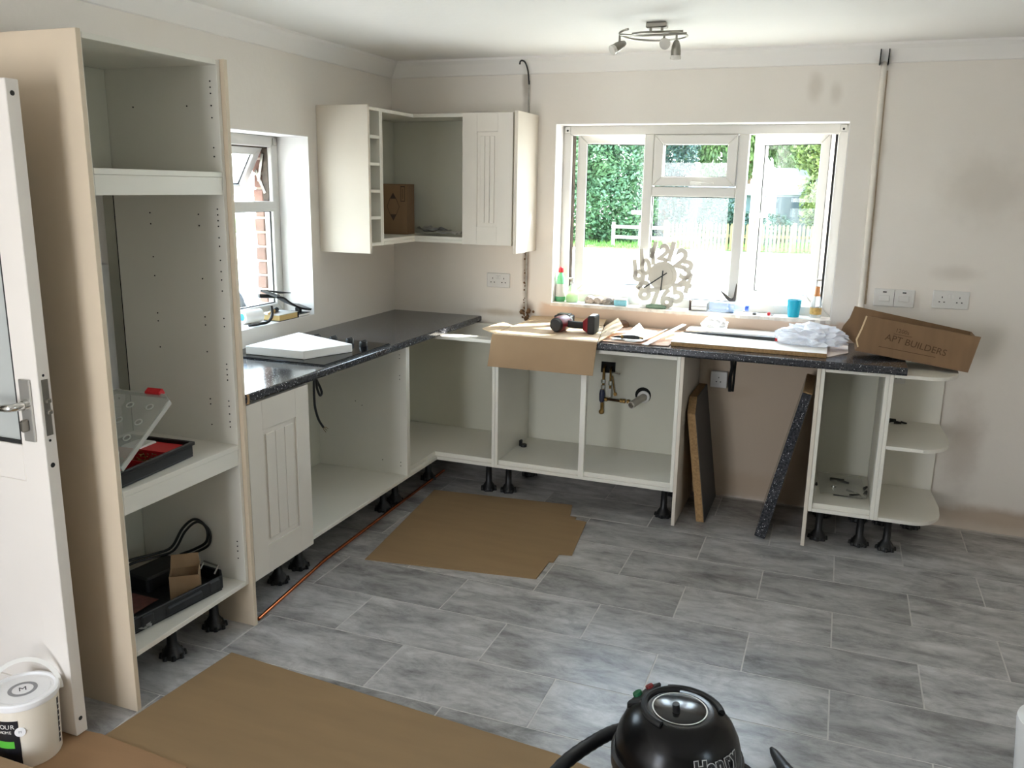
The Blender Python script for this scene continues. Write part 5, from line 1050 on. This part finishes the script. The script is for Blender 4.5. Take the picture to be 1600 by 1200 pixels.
tree('hedge_tree', 'dense bright green leafy hedge left outside the wide window', (-6.3, 27.2, 0), 3.6, [(-6.6, 27, .9, 1.9, 1.4, 1.5), (-5.2, 27, 1.1, 1.4, 1.3, 1.6), (-7.2, 27.2, 3.0, 1.9, 1.5, 1.7), (-5.6, 27.2, 3.0, 1.4, 1.3, 1.4), (-6.2, 27.4, 4.6, 1.8, 1.5, 1.3)], 30000, .19, (84, 118, 78), (48, 80, 54), 1)
tree('dark_tree', 'darker bluish green tree behind the bright hedge outside', (-4.5, 31.9, 0), 5, [(-5.0, 31.8, 1.2, 1.5, 1.3, 1.9), (-4.8, 31.9, 3.5, 1.6, 1.4, 1.9), (-4.6, 32.0, 5.4, 1.5, 1.3, 1.5)], 16000, .20, (62, 92, 84), (38, 62, 58), 2)
tree('weeping_tree', 'light green weeping tree hanging behind the top vent outside', (-1.9, 38.5, 0), 7, [(-4.4, 38.5, 5.2, 2.2, 1.7, 2.2), (-2.0, 38.5, 5.3, 2.2, 1.7, 2.2), (.2, 38.7, 5.0, 1.9, 1.7, 2.4), (-2.8, 38.7, 3.3, 1.4, 1.4, 1.5)], 26000, .28, (104, 130, 70), (62, 88, 52), 3, droop=1.2)
tree('conifer_shrub', 'dark green shrub behind the middle of the picket fence', (-1.75, 27.6, 0), 1.5, [(-1.75, 27.6, .6, .75, .6, 1.05), (-.9, 27.8, .35, .9, .6, .65), (.1, 28, .35, .9, .6, .6)], 8000, .13, (58, 92, 72), (38, 66, 52), 4, 'shrub', trunk=.06)
tree('yellow_tree', 'sunlit yellow green tree behind the right window casement', (2.4, 29.5, 0), 4.5, [(2.3, 29.3, 1.6, 1.3, 1.1, 1.6), (3.4, 29.5, 2.8, 1.6, 1.3, 2.0), (1.9, 29.6, 3.6, 1.3, 1.2, 1.5), (3.0, 29.6, 5.0, 1.8, 1.4, 1.4)], 24000, .20, (122, 136, 72), (78, 98, 52), 5)
tree('red_shrub', 'reddish copper leaved shrub at the right casement edge outside', (2.75, 26.5, 0), 3, [(2.7, 26.5, 2.5, .55, .5, 1.0), (2.8, 26.5, 3.5, .6, .5, .7)], 2500, .13, (138, 92, 72), (98, 62, 50), 6, 'shrub', trunk=.07)
tree('back_tree', 'broad mid green tree filling the background outside', (-13, 36, 0), 8, [(-12.2, 36, 3.2, 3.2, 2, 3.4), (-16.5, 35, 2.6, 3, 2, 2.8), (-13, 37, 5.4, 3, 2, 2.6)], 16000, .34, (88, 118, 78), (56, 84, 56), 7)
SHW = mat('shed_pale', (98, 118, 120), .8, .08, 3)
SH = thing('garden_shed', 'pale green rendered outbuilding behind the picket fence', 'building', (-3.3, 35.5, GZ))
part('wall', SH, SHW, -6.0, -.75, 34.6, 36.8, GZ, 1.53, 0); obj('roof', MB().prism([(34.4, 1.53), (36.7, 1.53), (35.6, 2.0)], -6.2, -.65, 'x'), mat('shed_roof', (150, 158, 160), .8, .1, 4), SH)
for wx_ in (-4.4, -2.1): wn = part('window', SH, UPVC, wx_ - .4, wx_ + .4, 34.56, 34.6, .3, 1.2, .01); part('pane', wn, mat('far_glass', (120, 140, 150), .1) if wx_ < -3 else bpy.data.materials['far_glass'], wx_ - .33, wx_ + .33, 34.55, 34.558, .36, 1.14, 0)
HS = thing('garage', 'white garage with dark doorway beyond the right casement', 'building', (.6, 33, GZ)); part('wall', HS, mat('garage_render', (150, 158, 164), .8), -.1, 2.6, 31.2, 34, GZ, 2.6, 0); part('doorway', HS, mat('garage_door', (60, 74, 82), .6), .05, 1.35, 31.15, 31.2, GZ, 1.5, 0); part('gutter', HS, mat('gutter_grey', (150, 160, 166), .5), -.12, 2.65, 31.1, 31.2, 1.58, 1.7, 0)
# parked van outside the left window
VN = thing('parked_car', 'pale blue car parked outside the left window', 'car', (-4.6, 6.4, GZ)); VW = mat('car_paint', (196, 208, 230), .3)
vm = Matrix.Translation((-4.62, 6.37, GZ)) @ Matrix.Rotation(R(200.7), 4, 'Z')
obj('body', MB(vm).prism([(-2.1, .25), (1.9, .25), (2.0, .42), (1.95, .56), (1.15, .66), (.55, 1.10), (-.9, 1.14), (-1.7, .74), (-2.1, .68)], -.8, .8, 'y'), VW, VN, .05)
obj('side_window', MB(vm).prism([(1.0, .68), (.52, 1.04), (-.85, 1.07), (-1.25, .72)], .8005, .812, 'y'), mat('car_glass', (86, 96, 104), .1), VN); obj('windscreen', MB(vm).sheet([(1.12, -.7, .685), (1.12, .7, .685), (.58, .7, 1.085), (.58, -.7, 1.085)], .012, (.5, 0, .7)), bpy.data.materials['car_glass'], VN)
for wx_ in (-1.3, 1.3):
    for wy in (-.72, .72): wl_ = obj('wheel', MB(vm).cyl((wx_, wy - .11, .27), (wx_, wy + .11, .27), .27, n=24), BLACK, VN, .03); obj('hub', MB(vm).cyl((wx_, wy - .118, .27), (wx_, wy + .118, .27), .16, n=18), ALU, wl_)
obj('bumper', MB(vm).box(1.88, 2.03, -.8, .8, .25, .4), GASKET, VN, .03); obj('sill_trim', MB(vm).box(-1.9, 1.8, -.83, -.8005, .3, .36), mat('car_blue', (120, 150, 214), .4), VN)
